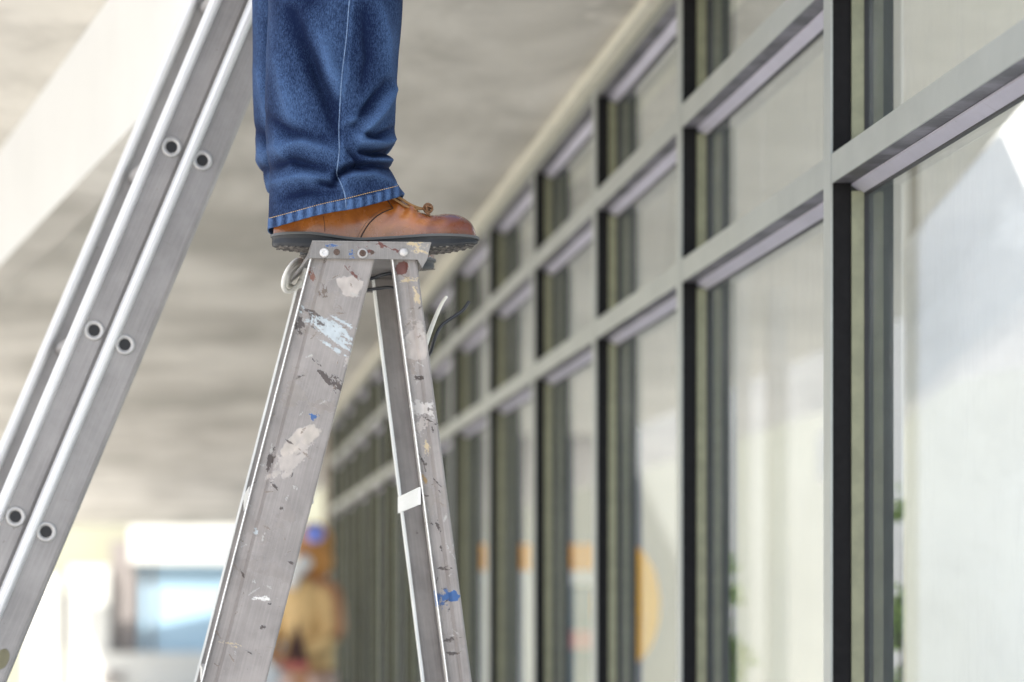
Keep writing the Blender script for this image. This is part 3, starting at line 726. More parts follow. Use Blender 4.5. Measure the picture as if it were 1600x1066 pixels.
# small yellow sticker low on the rail
pS = P(4, 1030, ZL*0.965)
dS = ray(3, 1030); tS = ((h0-CAM).dot(rax)-0.0006)/dS.dot(rax); hS = EM.inverted() @ (CAM+dS*tS)
bm = bmesh.new(); n_ = 30; v = [bm.verts.new((hS.x+0.011*math.cos(2*PI*i/n_), hS.y+0.018*math.sin(2*PI*i/n_), -0.0008)) for i in range(n_)]
v2 = bm.faces.new(v); bmesh.ops.extrude_face_region(bm, geom=[v2])
ex_keep(obj('sticker', bm, plain('faded yellow sticker', (0.38, 0.35, 0.22), 0.5)))

# ------------------------------------------------------------------ people: one skinned figure
def figure(name, nodes, edges, mat, parent, root_i, levels=2):
    me = bpy.data.meshes.new(name); me.from_pydata([tuple(n_[0]) for n_ in nodes], edges, [])
    o = new_obj(name, me, mat, parent)
    sk = o.modifiers.new('skin', 'SKIN'); sk.use_smooth_shade = True
    for i, n_ in enumerate(nodes):
        sv = me.skin_vertices[0].data[i]; r = n_[1]
        sv.radius = r if isinstance(r, tuple) else (r, r); sv.use_root = (i == root_i)
    ss = o.modifiers.new('sub', 'SUBSURF'); ss.levels = levels; ss.render_levels = levels
    return o
def human(loc, face, pose, height=1.78, feet=None, mat=None, parent=None):
    """face: unit heading; pose: dict of joint offsets (fwd, left, up) in metres for 1.78 m tall"""
    k = height/1.78; f = Vector(face).normalized(); l = Vector((-f.y, f.x, 0))
    def W_(a, b, c): return Vector(loc) + f*a*k + l*b*k + Uv*c*k
    N, E = [], []
    def add(p, r, par=None):
        N.append((W_(*p) if not isinstance(p, Vector) else p, r*k if not isinstance(r, tuple) else tuple(x*k for x in r)))
        if par is not None: E.append((par, len(N)-1))
        return len(N)-1
    pel = add((0, 0, 0.95), (0.15, 0.11)); wa = add((0.0, 0, 1.10), (0.135, 0.10), pel); ch = add((0.0, 0, 1.30), (0.155, 0.115), wa)
    tp_ = add((-0.005, 0, 1.43), (0.11, 0.085), ch); nk = add((0.0, 0, 1.50), 0.055, tp_); jw = add((0.02, 0, 1.57), (0.062, 0.07), nk)
    hd = add((0.015, 0, 1.66), (0.076, 0.092), jw); cr = add((0.005, 0, 1.74), (0.055, 0.07), hd)
    nose = add((0.115, 0, 1.635), 0.010, hd)
    for s_ in (1, -1):
        hip = add((0, 0.09*s_, 0.88), 0.088, pel)
        kn, an, toe = pose['leg'][0 if s_ == 1 else 1]
        a_ = add(kn, 0.056, hip); c_ = add(tuple(lerp(kn[i], an[i], 0.35) for i in range(3)), 0.054, a_); b_ = add(an, 0.024, c_)
        add(toe, 0.018, b_)
        sh = add((0, 0.175*s_, 1.41), 0.058, tp_); el, wr = pose['arm'][0 if s_ == 1 else 1]
        e_ = add(el, 0.040, sh); w_ = add(wr, 0.028, e_)
        hv = (Vector(wr)-Vector(el)).normalized(); palm = Vector(wr)+hv*0.065
        p_ = add(tuple(palm), (0.034, 0.018), w_)
        side = Vector((0, 1, 0)) if abs(hv.y) < 0.8 else Vector((1, 0, 0))
        side = (side - hv*side.dot(hv)).normalized(); cur = hv.cross(side)*(-1)
        for j, (off, ln_) in enumerate(((-0.030, 0.070), (-0.010, 0.080), (0.010, 0.075), (0.030, 0.058))):
            q1 = palm + side*off + hv*0.03; q2 = q1 + hv*ln_*0.5 + cur*0.008; q3 = q2 + hv*ln_*0.4 + cur*0.022
            a1 = add(tuple(q1), 0.010, p_); a2 = add(tuple(q2), 0.0088, a1); add(tuple(q3), 0.0075, a2)
        t1 = palm - hv*0.035 - side*0.035; a1 = add(tuple(t1), 0.011, p_); add(tuple(t1 - side*0.02 + hv*0.035), 0.0095, a1)
    return N, E
m_skin = M('skin'); m_skin.set((0.55, 0.33, 0.24), 0.5); m_skin.b.inputs['Subsurface Weight'].default_value = 0.1; m_skin = m_skin.m
m_skin2 = plain('tanned skin', (0.40, 0.20, 0.10), 0.55)

# the worker: facing +X (the glass wall), feet on the ladder cap
DN, DF = 0.118, 0.315                          # feet centre behind the near plane
xa = onY(482, 330, YN+DN).x; xleg = onY(526, 150, YN+DN).x
pz = CAPTOP
wp = empty('person', (xleg, YN+0.2, pz)); tag(wp, 'worker in blue jeans and tan leather shoes standing on top of the stepladder', 'person')
base = Vector((xleg, YN+0.2, pz))
hN = -(YN+DN-base.y); hF = -(YN+DF-base.y)     # "left" is +Y for a person facing +X
xk = 0.0
pose = {'leg': [((0.01, DF-0.2, 0.50), (-0.045, DF-0.2, 0.10), (0.05, DF-0.2+0.06, 0.055)), ((0.01, DN-0.2, 0.50), (xa-xleg, DN-0.2, 0.10), (xa-xleg+0.15, DN-0.2, 0.06))],
        'arm': [((0.16, 0.24, 1.20), (0.36, 0.20, 1.36)), ((0.14, -0.24, 1.18), (0.34, -0.20, 1.34))]}
N, E = human(base, (1, 0, 0), pose)
body = figure('body', N, E, m_skin, None, 0); keep(body, wp)
# shirt and hair (above the picture)
def shell(name, rows_, mat, parent, seg=40):
    bm = bmesh.new(); rings = []
    for (c, rx, ry) in rows_:
        rings.append([bm.verts.new((c[0]+rx*math.cos(2*PI*i/seg), c[1]+ry*math.sin(2*PI*i/seg), c[2])) for i in range(seg)])
    for i in range(len(rings)-1):
        for k2 in range(seg): bm.faces.new((rings[i][k2], rings[i][(k2+1) % seg], rings[i+1][(k2+1) % seg], rings[i+1][k2]))
    o = obj(name, bm, mat, smooth=True); keep(o, parent); return o
m_shirt = plain('grey work shirt', (0.25, 0.26, 0.28), 0.9)
B = base
shell('shirt', [((B.x, B.y, B.z+0.93), 0.15, 0.20), ((B.x, B.y, B.z+1.1), 0.145, 0.19), ((B.x, B.y, B.z+1.3), 0.155, 0.21), ((B.x, B.y, B.z+1.43), 0.13, 0.21), ((B.x, B.y, B.z+1.50), 0.07, 0.09)], m_shirt, wp)
shell('hair', [((B.x-0.015, B.y, B.z+1.66), 0.105, 0.088), ((B.x-0.01, B.y, B.z+1.72), 0.10, 0.085), ((B.x, B.y, B.z+1.78), 0.07, 0.06), ((B.x, B.y, B.z+1.81), 0.01, 0.01)], plain('dark hair', (0.05, 0.035, 0.025), 0.7), wp)

# --- jeans
def denim():
    m = M('blue denim')
    tw = m.noise(1, 2, 0.7, m.mapping(scale=(760, 760, 190)))            # vertical yarn slub
    tw2 = m.noise(520, 2, 0.6)
    wear_shade = m.noise(7, 5, 0.6, m.mapping(scale=(1, 1, 0.55)))
    at_ = m.n('ShaderNodeAttribute', attribute_name='wear_shade').outputs['Fac']
    f = m.math('ADD', m.math('MULTIPLY', m.mapr(tw, 0.34, 0.66), 0.30), m.math('MULTIPLY', m.mapr(tw2, 0.3, 0.7), 0.12))
    f = m.math('ADD', f, m.math('MULTIPLY', m.math('SUBTRACT', m.mapr(wear_shade, 0.3, 0.72), 0.45), 0.30))
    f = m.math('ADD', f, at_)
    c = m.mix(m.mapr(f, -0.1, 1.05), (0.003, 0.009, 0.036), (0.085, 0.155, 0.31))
    m.set(c, 0.9, spec=0.15)
    m.b.inputs['Sheen Weight'].default_value = 0.0
    m.bump(m.math('ADD', tw, m.math('MULTIPLY', tw2, 0.6)), 0.35, 0.0007)
    return m.m
m_denim = denim(); m_thread = plain('tan thread', (0.50, 0.33, 0.14), 0.8); m_fade = plain('pale seam thread', (0.13, 0.20, 0.33), 0.9, var=0.3, scale=300)

Ltab = [(-420, 400), (-200, 408), (0, 419.5), (60, 417), (120, 415), (170, 413.5), (215, 415.5), (245, 418), (280, 421), (320, 420), (357, 418.5)]
Rtab = [(-420, 655), (-200, 640), (0, 629.5), (40, 626.5), (90, 622), (130, 619.5), (180, 617.5), (205, 617), (224, 615), (233, 606), (239, 603.5), (246, 611), (254, 612.5), (262, 610.5), (275, 615), (290, 622), (303, 631.5)]
folds = [  # (points, width px, amplitude mm)
    ([(452, 20), (470, 70), (490, 120), (512, 165), (524, 205)], 17, -7.5), ([(430, 95), (445, 150), (452, 185)], 17, 4), ([(500, 60), (512, 110), (522, 140)], 15, 4.5),
    ([(415, 180), (450, 205), (500, 215)], 14, -3.5), ([(425, 232), (470, 222), (515, 238)], 12, 4), ([(418, 262), (450, 250), (505, 262)], 11, -5), ([(425, 285), (470, 275), (520, 283)], 13, 4),
    ([(497, 285), (515, 288), (525, 270), (545, 260), (585, 256), (614, 262)], 7.5, -8.5), ([(535, 275), (575, 272), (612, 285)], 9, 4),
    ([(532, 192), (545, 188), (560, 182)], 10, 3.5), ([(556, 214), (580, 186), (598, 160), (616, 140)], 9, 6.5), ([(548, 196), (570, 168), (600, 130)], 10, -5),
    ([(560, 236), (582, 240), (602, 238), (618, 235)], 6, -8.5), ([(560, 222), (590, 224), (617, 218)], 8, 6), ([(575, 250), (612, 250)], 6, 4.5), ([(560, 206), (585, 214), (612, 200)], 7, -4.5),
    ([(480, 0), (470, -60), (450, -140)], 22, -6), ([(585, 0), (600, 60), (605, 110)], 16, 3), ([(565, 20), (572, 90), (560, 140)], 14, -3.5), ([(428, 205), (436, 238), (450, 260)], 10, 2.5),
    ([(440, 310), (470, 300), (510, 300)], 9, -3), ([(540, 235), (556, 250), (566, 262)], 7, -4.5),
]
def segdist(px, py, a_, b_):
    dx, dy = b_[0]-a_[0], b_[1]-a_[1]; L2 = dx*dx+dy*dy or 1
    t = max(0, min(1, ((px-a_[0])*dx+(py-a_[1])*dy)/L2)); return math.hypot(px-a_[0]-dx*t, py-a_[1]-dy*t), t
def foldval(px, py, seed=0):
    d = 0
    for pts_, w_, amp in folds:
        best = 1e9; bt = 0; n_ = len(pts_)-1
        for i in range(n_):
            dd, t = segdist(px, py, pts_[i], pts_[i+1])
            if dd < best: best = dd; bt = (i+t)/n_
        if best < 3.5*w_:
            d += 2.8*amp*(0.55*math.exp(-(best/(0.8*w_))**2) + 0.62*math.exp(-(math.sqrt(best*best+0.8)-0.9)/(0.42*w_)))*(0.35+0.65*math.sin(PI*min(0.92, max(0.08, bt))))
    nz = noise.noise(Vector((px*0.018+seed, py*0.011, 3.1)))*2.4 + noise.noise(Vector((px*0.045+seed, py*0.03, 8.1)))*1.1 + noise.noise(Vector((px*0.11, py*0.09, seed)))*0.45
    return d + nz
def hem_y(px, back_=0.0): return interp([(400, 361), (419, 357), (460, 346), (500, 335), (540, 326), (580, 316), (610, 309), (632, 303), (650, 298)], px) + back_
def jean_leg(name, Yc, rd, shift=(0, 0), scale=1.0, seed=0, hemshift=0.0, Lt=None):
    """shift in px applied to the silhouette (for the far leg), Yc centre plane, rd half depth in m"""
    seg, rows_n = 150, 190; bm = bmesh.new(); rings = []
    at_ = []
    YT = -430
    for r in range(rows_n+1):
        t = r/rows_n
        # row parameter runs from the knee (above the picture) down to the hem
        ring = []
        for c in range(seg):
            ph = 2*PI*c/seg                      # 0 = right edge (front), PI/2 = far side, 3PI/2 = towards the camera
            cx, sy = math.cos(ph), math.sin(ph)
            # px on the silhouette at this angle: hem height depends on it
            py = 0
            hx = 524 + 107*cx
            hy = hem_y(hx)
            tt_ = t**0.72 if t > 0 else 0
            py = YT + (hy-YT)*tt_
            L_, R_ = interp(Lt or Ltab, min(py, 357)), interp(Rtab, min(py, 303))
            if py > 303: R_ = 631.5 + (py-303)*0.15
            mid, half = (L_+R_)/2, (R_-L_)/2
            e = 0.86
            ux = mid + half*math.copysign(abs(cx)**e, cx)
            dep = rd*math.copysign(abs(sy)**0.92, sy)
            if py > 230: dep *= 1+0.05*sstep(230, 357, py)
            fv = foldval(ux, py, seed + (5 if sy > 0 else 0))
            edge = 0.25+0.75*abs(sy)
            hemz = hy-py
            if hemz < 17: fv = fv*0.5 + 0.9*math.sin(ux*0.42+seed)*sstep(0, 5, hemz)*sstep(17, 11, hemz) + 1.9*sstep(17, 14, hemz)
            p = onY(ux*scale+shift[0], py*scale+shift[1], Yc)
            nv = Vector((cx, sy, 0)).normalized()
            pz_ = onY(ux*scale+shift[0], py*scale+shift[1], Yc-abs(dep)).z
            p = Vector((p.x, Yc+dep, pz_)) + nv*(fv*0.001*edge)
            # keep heights true for points off the centre plane
            ring.append(bm.verts.new(p))
            wr = 0.030*max(-9, min(9, fv))  # fold shading put into the colour along with fade: ridges paler, valleys darker
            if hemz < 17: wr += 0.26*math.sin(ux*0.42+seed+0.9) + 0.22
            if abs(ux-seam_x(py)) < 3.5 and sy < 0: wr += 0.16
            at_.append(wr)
        rings.append(ring)
    for r in range(rows_n):
        for c in range(seg): bm.faces.new((rings[r][c], rings[r][(c+1) % seg], rings[r+1][(c+1) % seg], rings[r+1][c]))
    bm.verts.index_update()
    o = obj(name, bm, m_denim, smooth=True)
    al = o.data.attributes.new('wear_shade', 'FLOAT', 'POINT')
    for i, v_ in enumerate(at_): al.data[i].value = v_
    so = o.modifiers.new('cloth', 'SOLIDIFY'); so.thickness = 0.0022; so.offset = -1
    return o, rings
FL = [(-420, 415), (0, 421), (157, 423), (224, 429), (266, 439), (292, 455), (320, 470), (357, 480)]
def seam_x(py): return interp([(-430, 585), (-200, 566), (0, 546), (60, 541), (120, 534), (170, 531), (205, 529.5), (235, 530), (262, 527), (272, 526), (285, 532), (305, 539), (330, 541)], py)
YJ = YN+DN+0.003; RD = 0.092
jn, _ = jean_leg('jeans', YJ, RD); keep(jn, wp)
# surface sampler of the camera side of the near leg
from mathutils.bvhtree import BVHTree
bv = BVHTree.FromPolygons([v.co[:] for v in jn.data.vertices], [p.vertices[:] for p in jn.data.polygons])
def on_jean(px, py, lift=0.0006):
    d = ray(px, py).normalized(); h = bv.ray_cast(CAM, d)
    return (h[0] - d*lift) if h[0] is not None else None
# side seam
path = [on_jean(seam_x(y), y, 0.0) for y in range(-60, 326, 5)]
path = [p for p in path if p is not None]
bm = bmesh.new(); tube(bm, path, 0.0009, 8); s1_ = obj('seam', bm, m_fade, smooth=True); keep(s1_, jn); s1_.parent = jn
s1_.matrix_parent_inverse = Matrix.Identity(4)
s1_.matrix_world = Matrix.Identity(4)
# stitches along the hem and the seam
bm = bmesh.new()
def stitches(f, a_, b_, n_):
    for i in range(n_):
        t0, t1 = lerp(a_, b_, i/n_), lerp(a_, b_, (i+0.62)/n_)
        q0, q1 = f(t0), f(t1)
        if q0 is not None and q1 is not None and (q0-q1).length < 0.02: tube(bm, [q0, q1], 0.00055, 6)
stitches(lambda x: on_jean(x, hem_y(x)-15.5, 0.0004), 421, 626, 62)
st = obj('hem_stitching', bm, m_thread, smooth=True)
# far leg
jf, _ = jean_leg('jeans', YN+DF, 0.09, shift=(-7, 22), scale=0.953, seed=9, Lt=FL); keep(jf, wp)
for o_ in (s1_, st):
    o_.parent = jn; o_.matrix_parent_inverse = jn.matrix_world.inverted() if False else Matrix.Identity(4)
bpy.context.view_layer.update()
for o_ in (s1_, st):
    o_.matrix_parent_inverse = jn.matrix_world.inverted(); o_.matrix_world = Matrix.Identity(4)
# seat of the jeans joining both legs (above the picture)
shell('waist', [((B.x, B.y, B.z+0.72), 0.125, 0.19), ((B.x, B.y, B.z+0.85), 0.15, 0.19), ((B.x, B.y, B.z+0.98), 0.14, 0.185)], m_denim, wp)

# --- shoes
def leather():
    m = M('tan leather')
    # local x runs heel (0) to toe (1*len)
    sx = m.n('ShaderNodeSeparateXYZ'); m.link(m.co, sx.inputs[0])
    nz = m.noise(16, 5, 0.6, dist=0.6); n2 = m.noise(45, 4, 0.6)
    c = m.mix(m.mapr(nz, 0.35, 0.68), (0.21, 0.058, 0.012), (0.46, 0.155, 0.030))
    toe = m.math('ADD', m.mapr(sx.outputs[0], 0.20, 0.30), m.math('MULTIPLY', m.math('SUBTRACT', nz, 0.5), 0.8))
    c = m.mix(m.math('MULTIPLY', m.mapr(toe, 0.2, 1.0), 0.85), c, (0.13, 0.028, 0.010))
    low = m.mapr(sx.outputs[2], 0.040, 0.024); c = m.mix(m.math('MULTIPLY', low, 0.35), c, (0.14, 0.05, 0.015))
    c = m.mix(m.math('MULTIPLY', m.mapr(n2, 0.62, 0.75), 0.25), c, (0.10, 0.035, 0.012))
    m.set(c, m.math('ADD', 0.16, m.math('MULTIPLY', n2, 0.22)), spec=0.6)
    m.b.inputs['Coat Weight'].default_value = 0.45; m.b.inputs['Coat Roughness'].default_value = 0.18
    m.bump(m.math('ADD', m.math('MULTIPLY', m.noise(400, 3), 0.25), m.math('MULTIPLY', m.noise(30, 4, 0.6, dist=1.0), 0.6)), 0.35, 0.0015)
    return m.m
m_leather = leather()
m_sole = plain('black rubber sole', (0.014, 0.015, 0.017), 0.55, var=0.3, scale=60)
m_welt = plain('grey welt edge', (0.10, 0.10, 0.098), 0.6)
mt = M('dusty tread'); nz = mt.noise(90, 5, 0.7); mt.set(mt.mix(mt.mapr(nz, 0.42, 0.62), (0.045, 0.042, 0.04), (0.24, 0.215, 0.185)), 0.9); mt.bump(nz, 0.9, 0.003); m_tread2 = mt.m
m_lace = plain('brown lace', (0.20, 0.10, 0.045), 0.7, var=0.3, scale=300); m_lace2 = plain('tan lace', (0.30, 0.16, 0.06), 0.7)
SL = 0.318                                         # shoe length
# heights measured above the cap, x measured from the heel (px of near shoe: 425..753)
def sx_(px): return (px-425)/328.0*SL
kz = (YN+DN)/FPX*0.995
y0_ = HY - (CAPTOP-EYE)/((YN+DN-0.045)/FPX)        # pixel row of the cap top level at the shoe's near side
def hz(py): return (y0_-py)*((YN+DN-0.045)/FPX)
weltz = [(0, hz(366)), (sx_(455), hz(365)), (sx_(489), hz(365)), (sx_(511), hz(367.5)), (sx_(545), hz(371.5)), (sx_(567), hz(372.5)), (sx_(612), hz(370.5)), (sx_(680), hz(366.5)), (sx_(747), hz(365.5)), (SL, hz(366))]
thick = [(0, 0.004), (sx_(520), 0.004), (SL, 0.004)]
botz = [(0, 0.0035), (0.02, 0.0015), (0.05, 0.0), (sx_(500), 0.0), (sx_(505), 0.004), (sx_(540), 0.0065), (sx_(590), 0.001), (sx_(660), 0.0), (sx_(700), 0.0025), (sx_(735), 0.0075), (SL, 0.0125)]
halfw = [(0, 0.0), (0.004, 0.014), (0.012, 0.024), (0.03, 0.032), (0.06, 0.0345), (0.10, 0.033), (0.14, 0.0335), (0.18, 0.040), (0.22, 0.0475), (0.25, 0.049), (0.28, 0.044), (0.30, 0.034), (0.311, 0.021), (0.316, 0.010), (SL, 0.0)]
def hz2(py): return (HY-py)*((YN+DN-0.022)/FPX) - (CAPTOP-EYE)
topz = [(0.0, hz2(330)), (0.03, hz2(315)), (sx_(540), hz2(284)), (sx_(585), hz2(284)), (sx_(604), hz2(299)), (sx_(640), hz2(316)), (sx_(662), hz2(331)), (sx_(675), hz2(335.5)), (sx_(692), hz2(333.8)), (sx_(715), hz2(333.6)), (sx_(730), hz2(338.5)), (sx_(740), hz2(347)), (sx_(746), hz2(357)), (sx_(748.5), hz2(364))]
def shoe(loc, ang, parent, full=True):
    Mt = Matrix.Translation(loc) @ Matrix.Rotation(ang, 4, 'Z')
    sh = empty('shoe', tuple(loc)); sh.parent = parent; sh.matrix_parent_inverse = Matrix.Translation(-Vector(parent.location))
    def K(o):
        o.matrix_world = Mt; o.parent = sh; o.matrix_parent_inverse = (Matrix.Translation(loc)).inverted(); return o
    # sole: outline loops from bottom to welt
    n_ = 90
    xs = [SL*(0.5-0.5*math.cos(PI*i/n_)) for i in range(n_+1)]
    def loop(zf, inset):
        pts_ = []
        for x in xs:
            w_ = max(0.0, interp(halfw, x)-inset); pts_.append((x, -w_, zf(x)))
        for x in reversed(xs[1:-1]):
            w_ = max(0.0, interp(halfw, x)-inset); pts_.append((x, w_, zf(x)))
        # shrink ends too
        return [((p[0]-SL/2)*(1-2*inset/SL)+SL/2, p[1], p[2]) for p in pts_]
    bz = lambda x: interp(botz, x); wz = lambda x: interp(weltz, x)
    levels_ = [(lambda x: bz(x), 0.005), (lambda x: bz(x)+0.0012, 0.0018), (lambda x: lerp(bz(x), wz(x), 0.25), 0.0008), (lambda x: lerp(bz(x), wz(x), 0.6), 0.0016), (lambda x: wz(x)-0.0042, 0.0008)]
    bm = bmesh.new(); rings = [[bm.verts.new(p) for p in loop(zf, ins)] for zf, ins in levels_]
    m_ = len(rings[0])
    for i in range(len(rings)-1):
        for k2 in range(m_): bm.faces.new((rings[i][k2], rings[i][(k2+1) % m_], rings[i+1][(k2+1) % m_], rings[i+1][k2]))
    def cap_(ring, mi):   # strips across
        for i in range(1, n_):
            a1, b1 = ring[i], ring[i+1] if i+1 <= n_ else ring[n_]
            c1, d1 = ring[m_-i], ring[m_-i-1] if i+1 < n_ else ring[n_]
            vs_ = [a1, b1, d1, c1]; u_ = []
            [u_.append(q_) for q_ in vs_ if q_ not in u_]
            if len(u_) > 2:
                f_ = bm.faces.new(u_); f_.material_index = mi
        f_ = bm.faces.new((ring[0], ring[1], ring[m_-1])); f_.material_index = mi
    cap_(rings[0], 1); cap_(rings[-1], 0)
    # tread lugs
    for i in range(30):
        for j in range(7):
            x = 0.012 + i*0.0102; 
            if sx_(500) < x < sx_(580): continue
            w_ = interp(halfw, x)-0.006; yy = (j-3)/3*w_
            if abs(yy) > w_: continue
            s_ = 0.0036 + random.uniform(-.0006, .0006); z = bz(x)
            box(bm, x-s_, x+s_*0.6, yy-s_*1.2, yy+s_*0.9, z-0.0002-random.uniform(0, 0.0004), z+0.001, 1)
    K(obj('sole', bm, [m_sole, m_tread2]))
    # welt
    bm = bmesh.new(); L1 = loop(lambda x: wz(x)-0.0040, -0.0012); L2 = loop(lambda x: wz(x)-0.0002, -0.0010); L3 = loop(lambda x: wz(x), 0.001); L0 = loop(lambda x: wz(x)-0.0041, 0.004)
    L4 = loop(lambda x: wz(x)-0.0002, 0.009)
    R4 = [[bm.verts.new(p) for p in L_] for L_ in (L0, L1, L2, L3, L4)]
    for i in range(4):
        for k2 in range(m_): bm.faces.new((R4[i][k2], R4[i][(k2+1) % m_], R4[i+1][(k2+1) % m_], R4[i+1][k2]))
    K(obj('welt', bm, m_welt))
    # upper: arch sections
    bm = bmesh.new(); NX, NA = 110, 34; grid = []
    xe = sx_(748.5)
    for i in range(NX+1):
        x = 0.0035 + (xe-0.0035)*(0.5-0.5*math.cos(PI*i/NX)); w_ = max(0.0012, interp(halfw, min(x, 0.3145))-0.0035)
        if x > 0.30: w_ = max(0.0012, 0.0305*math.sqrt(max(0, 1-((x-0.30)/(xe-0.30+0.0002))**2)))
        z0 = wz(x)-0.001; zt1 = max(z0+0.0015, interp(topz, x)); row = []
        ankle = sstep(0.17, 0.10, x)
        for j in range(NA+1):
            a1 = PI*j/NA; cy, sz = math.cos(a1), math.sin(a1)
            bulge = 1 + 0.05*math.sin(a1)
            ex = lerp(0.62, 0.5, ankle)
            yy = -w_*math.copysign(abs(cy)**lerp(0.9, 0.7, ankle), cy)*bulge*lerp(1, 0.86, ankle*sz)
            zz = z0 + (zt1-z0)*abs(sz)**(0.80)
            # creases over the ball of the foot
            cr_ = 0
            for cx_, am, ww in ((sx_(612), 0.0010, 0.006), (sx_(625), -0.0015, 0.005), (sx_(637), 0.0010, 0.005), (sx_(650), -0.0012, 0.005), (sx_(600), -0.0010, 0.006)):
                cr_ += 1.5*am*math.exp(-((x-cx_-0.010*(zz-0.04)/0.03)/ww)**2)*sstep(0.2, 0.7, sz)
            cr_ += 0.0009*noise.noise(Vector((x*60, yy*60, zz*60+1)))
            # quarter overlaps the vamp along a curved line
            fx = quarter_x(zz-z0)
            lift = 0.0011 if x < fx else 0.0
            nn = Vector((0, yy/max(w_, 1e-4), sz)).normalized()
            row.append(bm.verts.new(Vector((x, yy, zz)) + nn*(cr_+lift)))
        grid.append(row)
    for i in range(NX):
        for j in range(NA): bm.faces.new((grid[i][j], grid[i+1][j], grid[i+1][j+1], grid[i][j+1]))
    bm.faces.new([grid[0][j] for j in range(NA+1)]); bm.faces.new([grid[-1][j] for j in range(NA+1)][::-1])
    K(obj('upper', bm, m_leather, smooth=True))
    return sh, Mt, K, grid
def quarter_x(h):      # boundary between quarter and vamp, as a function of height above the welt (m)
    return interp([(0.0, sx_(563)), (0.008, sx_(570)), (0.018, sx_(578)), (0.028, sx_(590)), (0.036, sx_(606)), (0.040, sx_(614)), (0.043, sx_(610)), (0.055, sx_(600)), (0.08, sx_(598))], h)
xheel = onY(425, 380, YN+DN-0.04).x
loc = Vector((xheel, YN+DN, CAPTOP+0.0022+0.001))
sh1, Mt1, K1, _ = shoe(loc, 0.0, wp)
bpy.context.view_layer.update()
up = [c for c in sh1.children if c.name.startswith('upper')][0]
bvu = BVHTree.FromPolygons([(Mt1 @ v.co)[:] for v in up.data.vertices], [p.vertices[:] for p in up.data.polygons])
def on_shoe(px, py, lift=0.0008):
    d = ray(px, py).normalized(); h = bvu.ray_cast(CAM, d)
    return (h[0]-d*lift) if h[0] is not None else None
def world_child(o, par):
    o.parent = par; o.matrix_parent_inverse = par.matrix_world.inverted(); return o
def line_on(name, pts_, r, mat, n_=8, lift=0.0002, dashed=False):
    sp = smooth_path([(p[0], p[1], 0) for p in pts_], n_); bm = bmesh.new()
    q_ = [on_shoe(p.x, p.y, lift) for p in sp]; q_ = [x for x in q_ if x is not None]
    if dashed:
        for i in range(0, len(q_)-1, 2): tube(bm, [q_[i], q_[i+1]], r, 6)
    elif len(q_) > 2: tube(bm, q_, r, 6)
    return world_child(obj(name, bm, mat, smooth=True), sh1)
m_dk = plain('dark stitched edge', (0.05, 0.022, 0.012), 0.7)
m_st = plain('brown stitching', (0.16, 0.08, 0.035), 0.8)
line_on('seam_edge', [(563.5, 371), (569, 361), (577, 349), (590, 337), (603, 330), (614.5, 326)], 0.0011, m_dk, 8, 0.0)
line_on('stitching', [(558.5, 371), (565, 359), (574, 346), (588, 333), (602, 326.5), (612, 323.5)], 0.0005, m_st, 12, 0.0002, True)
line_on('seam_edge', [(507.5, 362), (507, 350), (505, 338)], 0.0005, m_dk, 8, 0.0)
line_on('seam_edge', [(614.5, 326), (608, 317), (601, 306)], 0.0009, m_dk, 8, 0.0)
# tongue, lace and the knot
bm = bmesh.new(); tube(bm, smooth_path([Pt(604, 301, DN-0.02), Pt(622, 308, DN-0.022), Pt(640, 319, DN-0.022), Pt(654, 325, DN-0.02), Pt(667, 327, DN-0.012)], 8), 0.0021, 8)
tube(bm, smooth_path([Pt(600, 303, DN-0.03), Pt(616, 311, DN-0.03), Pt(634, 322, DN-0.03), Pt(646, 327, DN-0.026), Pt(662, 326, DN-0.016)], 8), 0.0019, 8)
world_child(obj('lace', bm, m_lace2, smooth=True), sh1)
bm = bmesh.new()
cK = Pt(669, 325.5, DN-0.020)
for j in range(4):
    ax = Matrix.Rotation(j*0.9+0.4, 3, 'Y') @ Matrix.Rotation(j*1.1, 3, 'Z'); pth = []
    for i in range(17):
        t = 2*PI*i/16; pth.append(cK + ax @ Vector((0.0065*math.cos(t), 0.0030*math.sin(2*t), 0.0065*math.sin(t))))
    tube(bm, pth, 0.0017, 8)
tube(bm, smooth_path([cK, cK+Vector((-0.004, -0.004, -0.006)), cK+Vector((0.002, -0.006, -0.011))], 5), 0.0018, 8)
world_child(obj('lace_knot', bm, m_lace, smooth=True), sh1)
# far shoe, turned outwards
tipF = onY(683, 415, YN+0.335)
angF = math.radians(50)
locF = Vector((tipF.x - SL*math.cos(angF)+0.0, 0, 0)); 
locF = Vector((tipF.x-SL*math.cos(angF)-0.012, YN+0.385-SL*math.sin(angF)*0.80, CAPTOP+0.0022+0.001))
shoe(locF, angF, wp)

# ------------------------------------------------------------------ the distant worker
ZP = 17.5
pb = P(482, 0, ZP); pb.z = 0
hp = empty('person', tuple(pb)); tag(hp, 'blurred person in tan jacket with blue spotted headgear by the far glass wall end', 'person')
pose2 = {'leg': [((0.0, 0.10, 0.48), (-0.02, 0.11, 0.08), (0.12, 0.12, 0.03)), ((0.0, -0.10, 0.48), (-0.02, -0.11, 0.08), (0.12, -0.12, 0.03))],
         'arm': [((0.06, 0.26, 1.16), (0.22, 0.10, 1.06)), ((0.06, -0.26, 1.16), (0.22, -0.10, 1.06))]}
fdir = (-Fv - Rv*0.55).normalized()
N, E = human(pb, fdir, pose2, height=1.84)
keep(figure('body', N, E, m_skin2, None, 0), hp)
m_tan = plain('tan jacket cloth', (0.66, 0.46, 0.22), 0.9); m_dkb = plain('pale pink beige trousers', (0.55, 0.40, 0.34), 0.9)
kk = 1.84/1.78
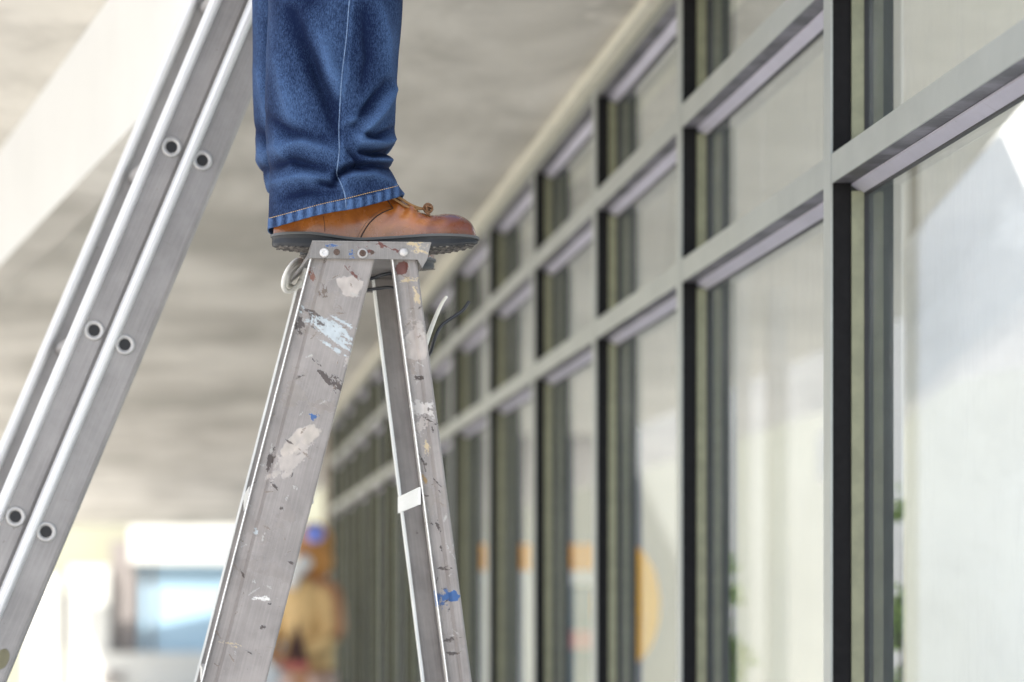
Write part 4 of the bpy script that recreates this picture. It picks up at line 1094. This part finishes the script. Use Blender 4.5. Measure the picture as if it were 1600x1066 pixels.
# jacket: torso shell and sleeves as one garment
bm = bmesh.new(); seg = 28
l2 = Vector((-fdir.y, fdir.x, 0))
def ringp(c, rx, ry): return [bm.verts.new(c + l2*rx*math.cos(2*PI*i/seg) + fdir*ry*math.sin(2*PI*i/seg)) for i in range(seg)]
rg = [ringp(pb+Uv*z*kk, rx, ry) for z, rx, ry in ((0.95, 0.165, 0.14), (1.0, 0.165, 0.14), (1.15, 0.16, 0.14), (1.3, 0.165, 0.145), (1.40, 0.15, 0.13), (1.47, 0.08, 0.08))]
for i in range(len(rg)-1):
    for k2 in range(seg): bm.faces.new((rg[i][k2], rg[i][(k2+1) % seg], rg[i+1][(k2+1) % seg], rg[i+1][k2]))
for s_ in (1, -1):
    pts_ = [pb + l2*0.12*s_ + Uv*1.40*kk, pb + l2*0.17*s_ + fdir*0.03 + Uv*1.30*kk, pb + l2*0.20*s_ + fdir*0.06 + Uv*1.16*kk, pb + l2*0.19*s_ + fdir*0.15 + Uv*1.09*kk, pb + l2*0.11*s_ + fdir*0.21 + Uv*1.05*kk]
    tube(bm, smooth_path(pts_, 5), lambda t: 0.074-0.022*t, 14)
keep(obj('jacket', bm, m_tan, smooth=True), hp)
bm = bmesh.new(); prism(bm, [P(465, 968, ZP-0.30), P(441, 1040, ZP-0.30), P(481, 1040, ZP-0.30)], Fv*0.03); keep(obj('arm_gap_panel', bm, plain('dark arm gap', (0.07, 0.035, 0.03), 0.9)), hp)  # dark panel added to stand for the gap between arm and body
bm = bmesh.new(); prism(bm, [P(440, 1034, ZP-0.32), P(440, 1046, ZP-0.32), P(482, 1046, ZP-0.32), P(482, 1034, ZP-0.32)], Fv*0.03); keep(obj('belt', bm, plain('red belt', (0.45, 0.12, 0.11), 0.8)), hp)
bm = bmesh.new()
for s_ in (1, -1): tube(bm, smooth_path([pb+l2*0.09*s_+Uv*0.92*kk, pb+l2*0.10*s_+Uv*0.5*kk, pb+l2*0.115*s_+Uv*0.06], 5), lambda t: 0.10-0.035*t, 14)
keep(obj('trousers', bm, m_dkb, smooth=True), hp)
bm = bmesh.new(); cH = P(491, 846, ZP)
bmesh.ops.create_uvsphere(bm, u_segments=20, v_segments=12, radius=0.112, matrix=Matrix.Translation(cH) @ Matrix.Diagonal((1, 1, 1.05, 1)))
bmesh.ops.create_uvsphere(bm, u_segments=20, v_segments=12, radius=0.105, matrix=Matrix.Translation(P(494, 876, ZP)) @ Matrix.Diagonal((1, 1, 1.1, 1)))
keep(obj('headgear', bm, plain('orange brown headgear', (0.50, 0.24, 0.07), 0.8), smooth=True), hp)
bm = bmesh.new(); bmesh.ops.create_uvsphere(bm, u_segments=20, v_segments=12, radius=0.058, matrix=Matrix.Translation(P(492, 834, ZP-0.11)))
keep(obj('blue_disc', bm, plain('bright blue disc', (0.22, 0.30, 0.85), 0.6), smooth=True), hp)
bm = bmesh.new(); tube(bm, smooth_path([P(452, 915, ZP-0.1), P(460, 897, ZP-0.13), P(470, 884, ZP-0.12), P(478, 878, ZP-0.08)], 5), 0.05, 10)
keep(obj('scarf', bm, plain('white scarf', (0.85, 0.85, 0.86), 0.9), smooth=True), hp)
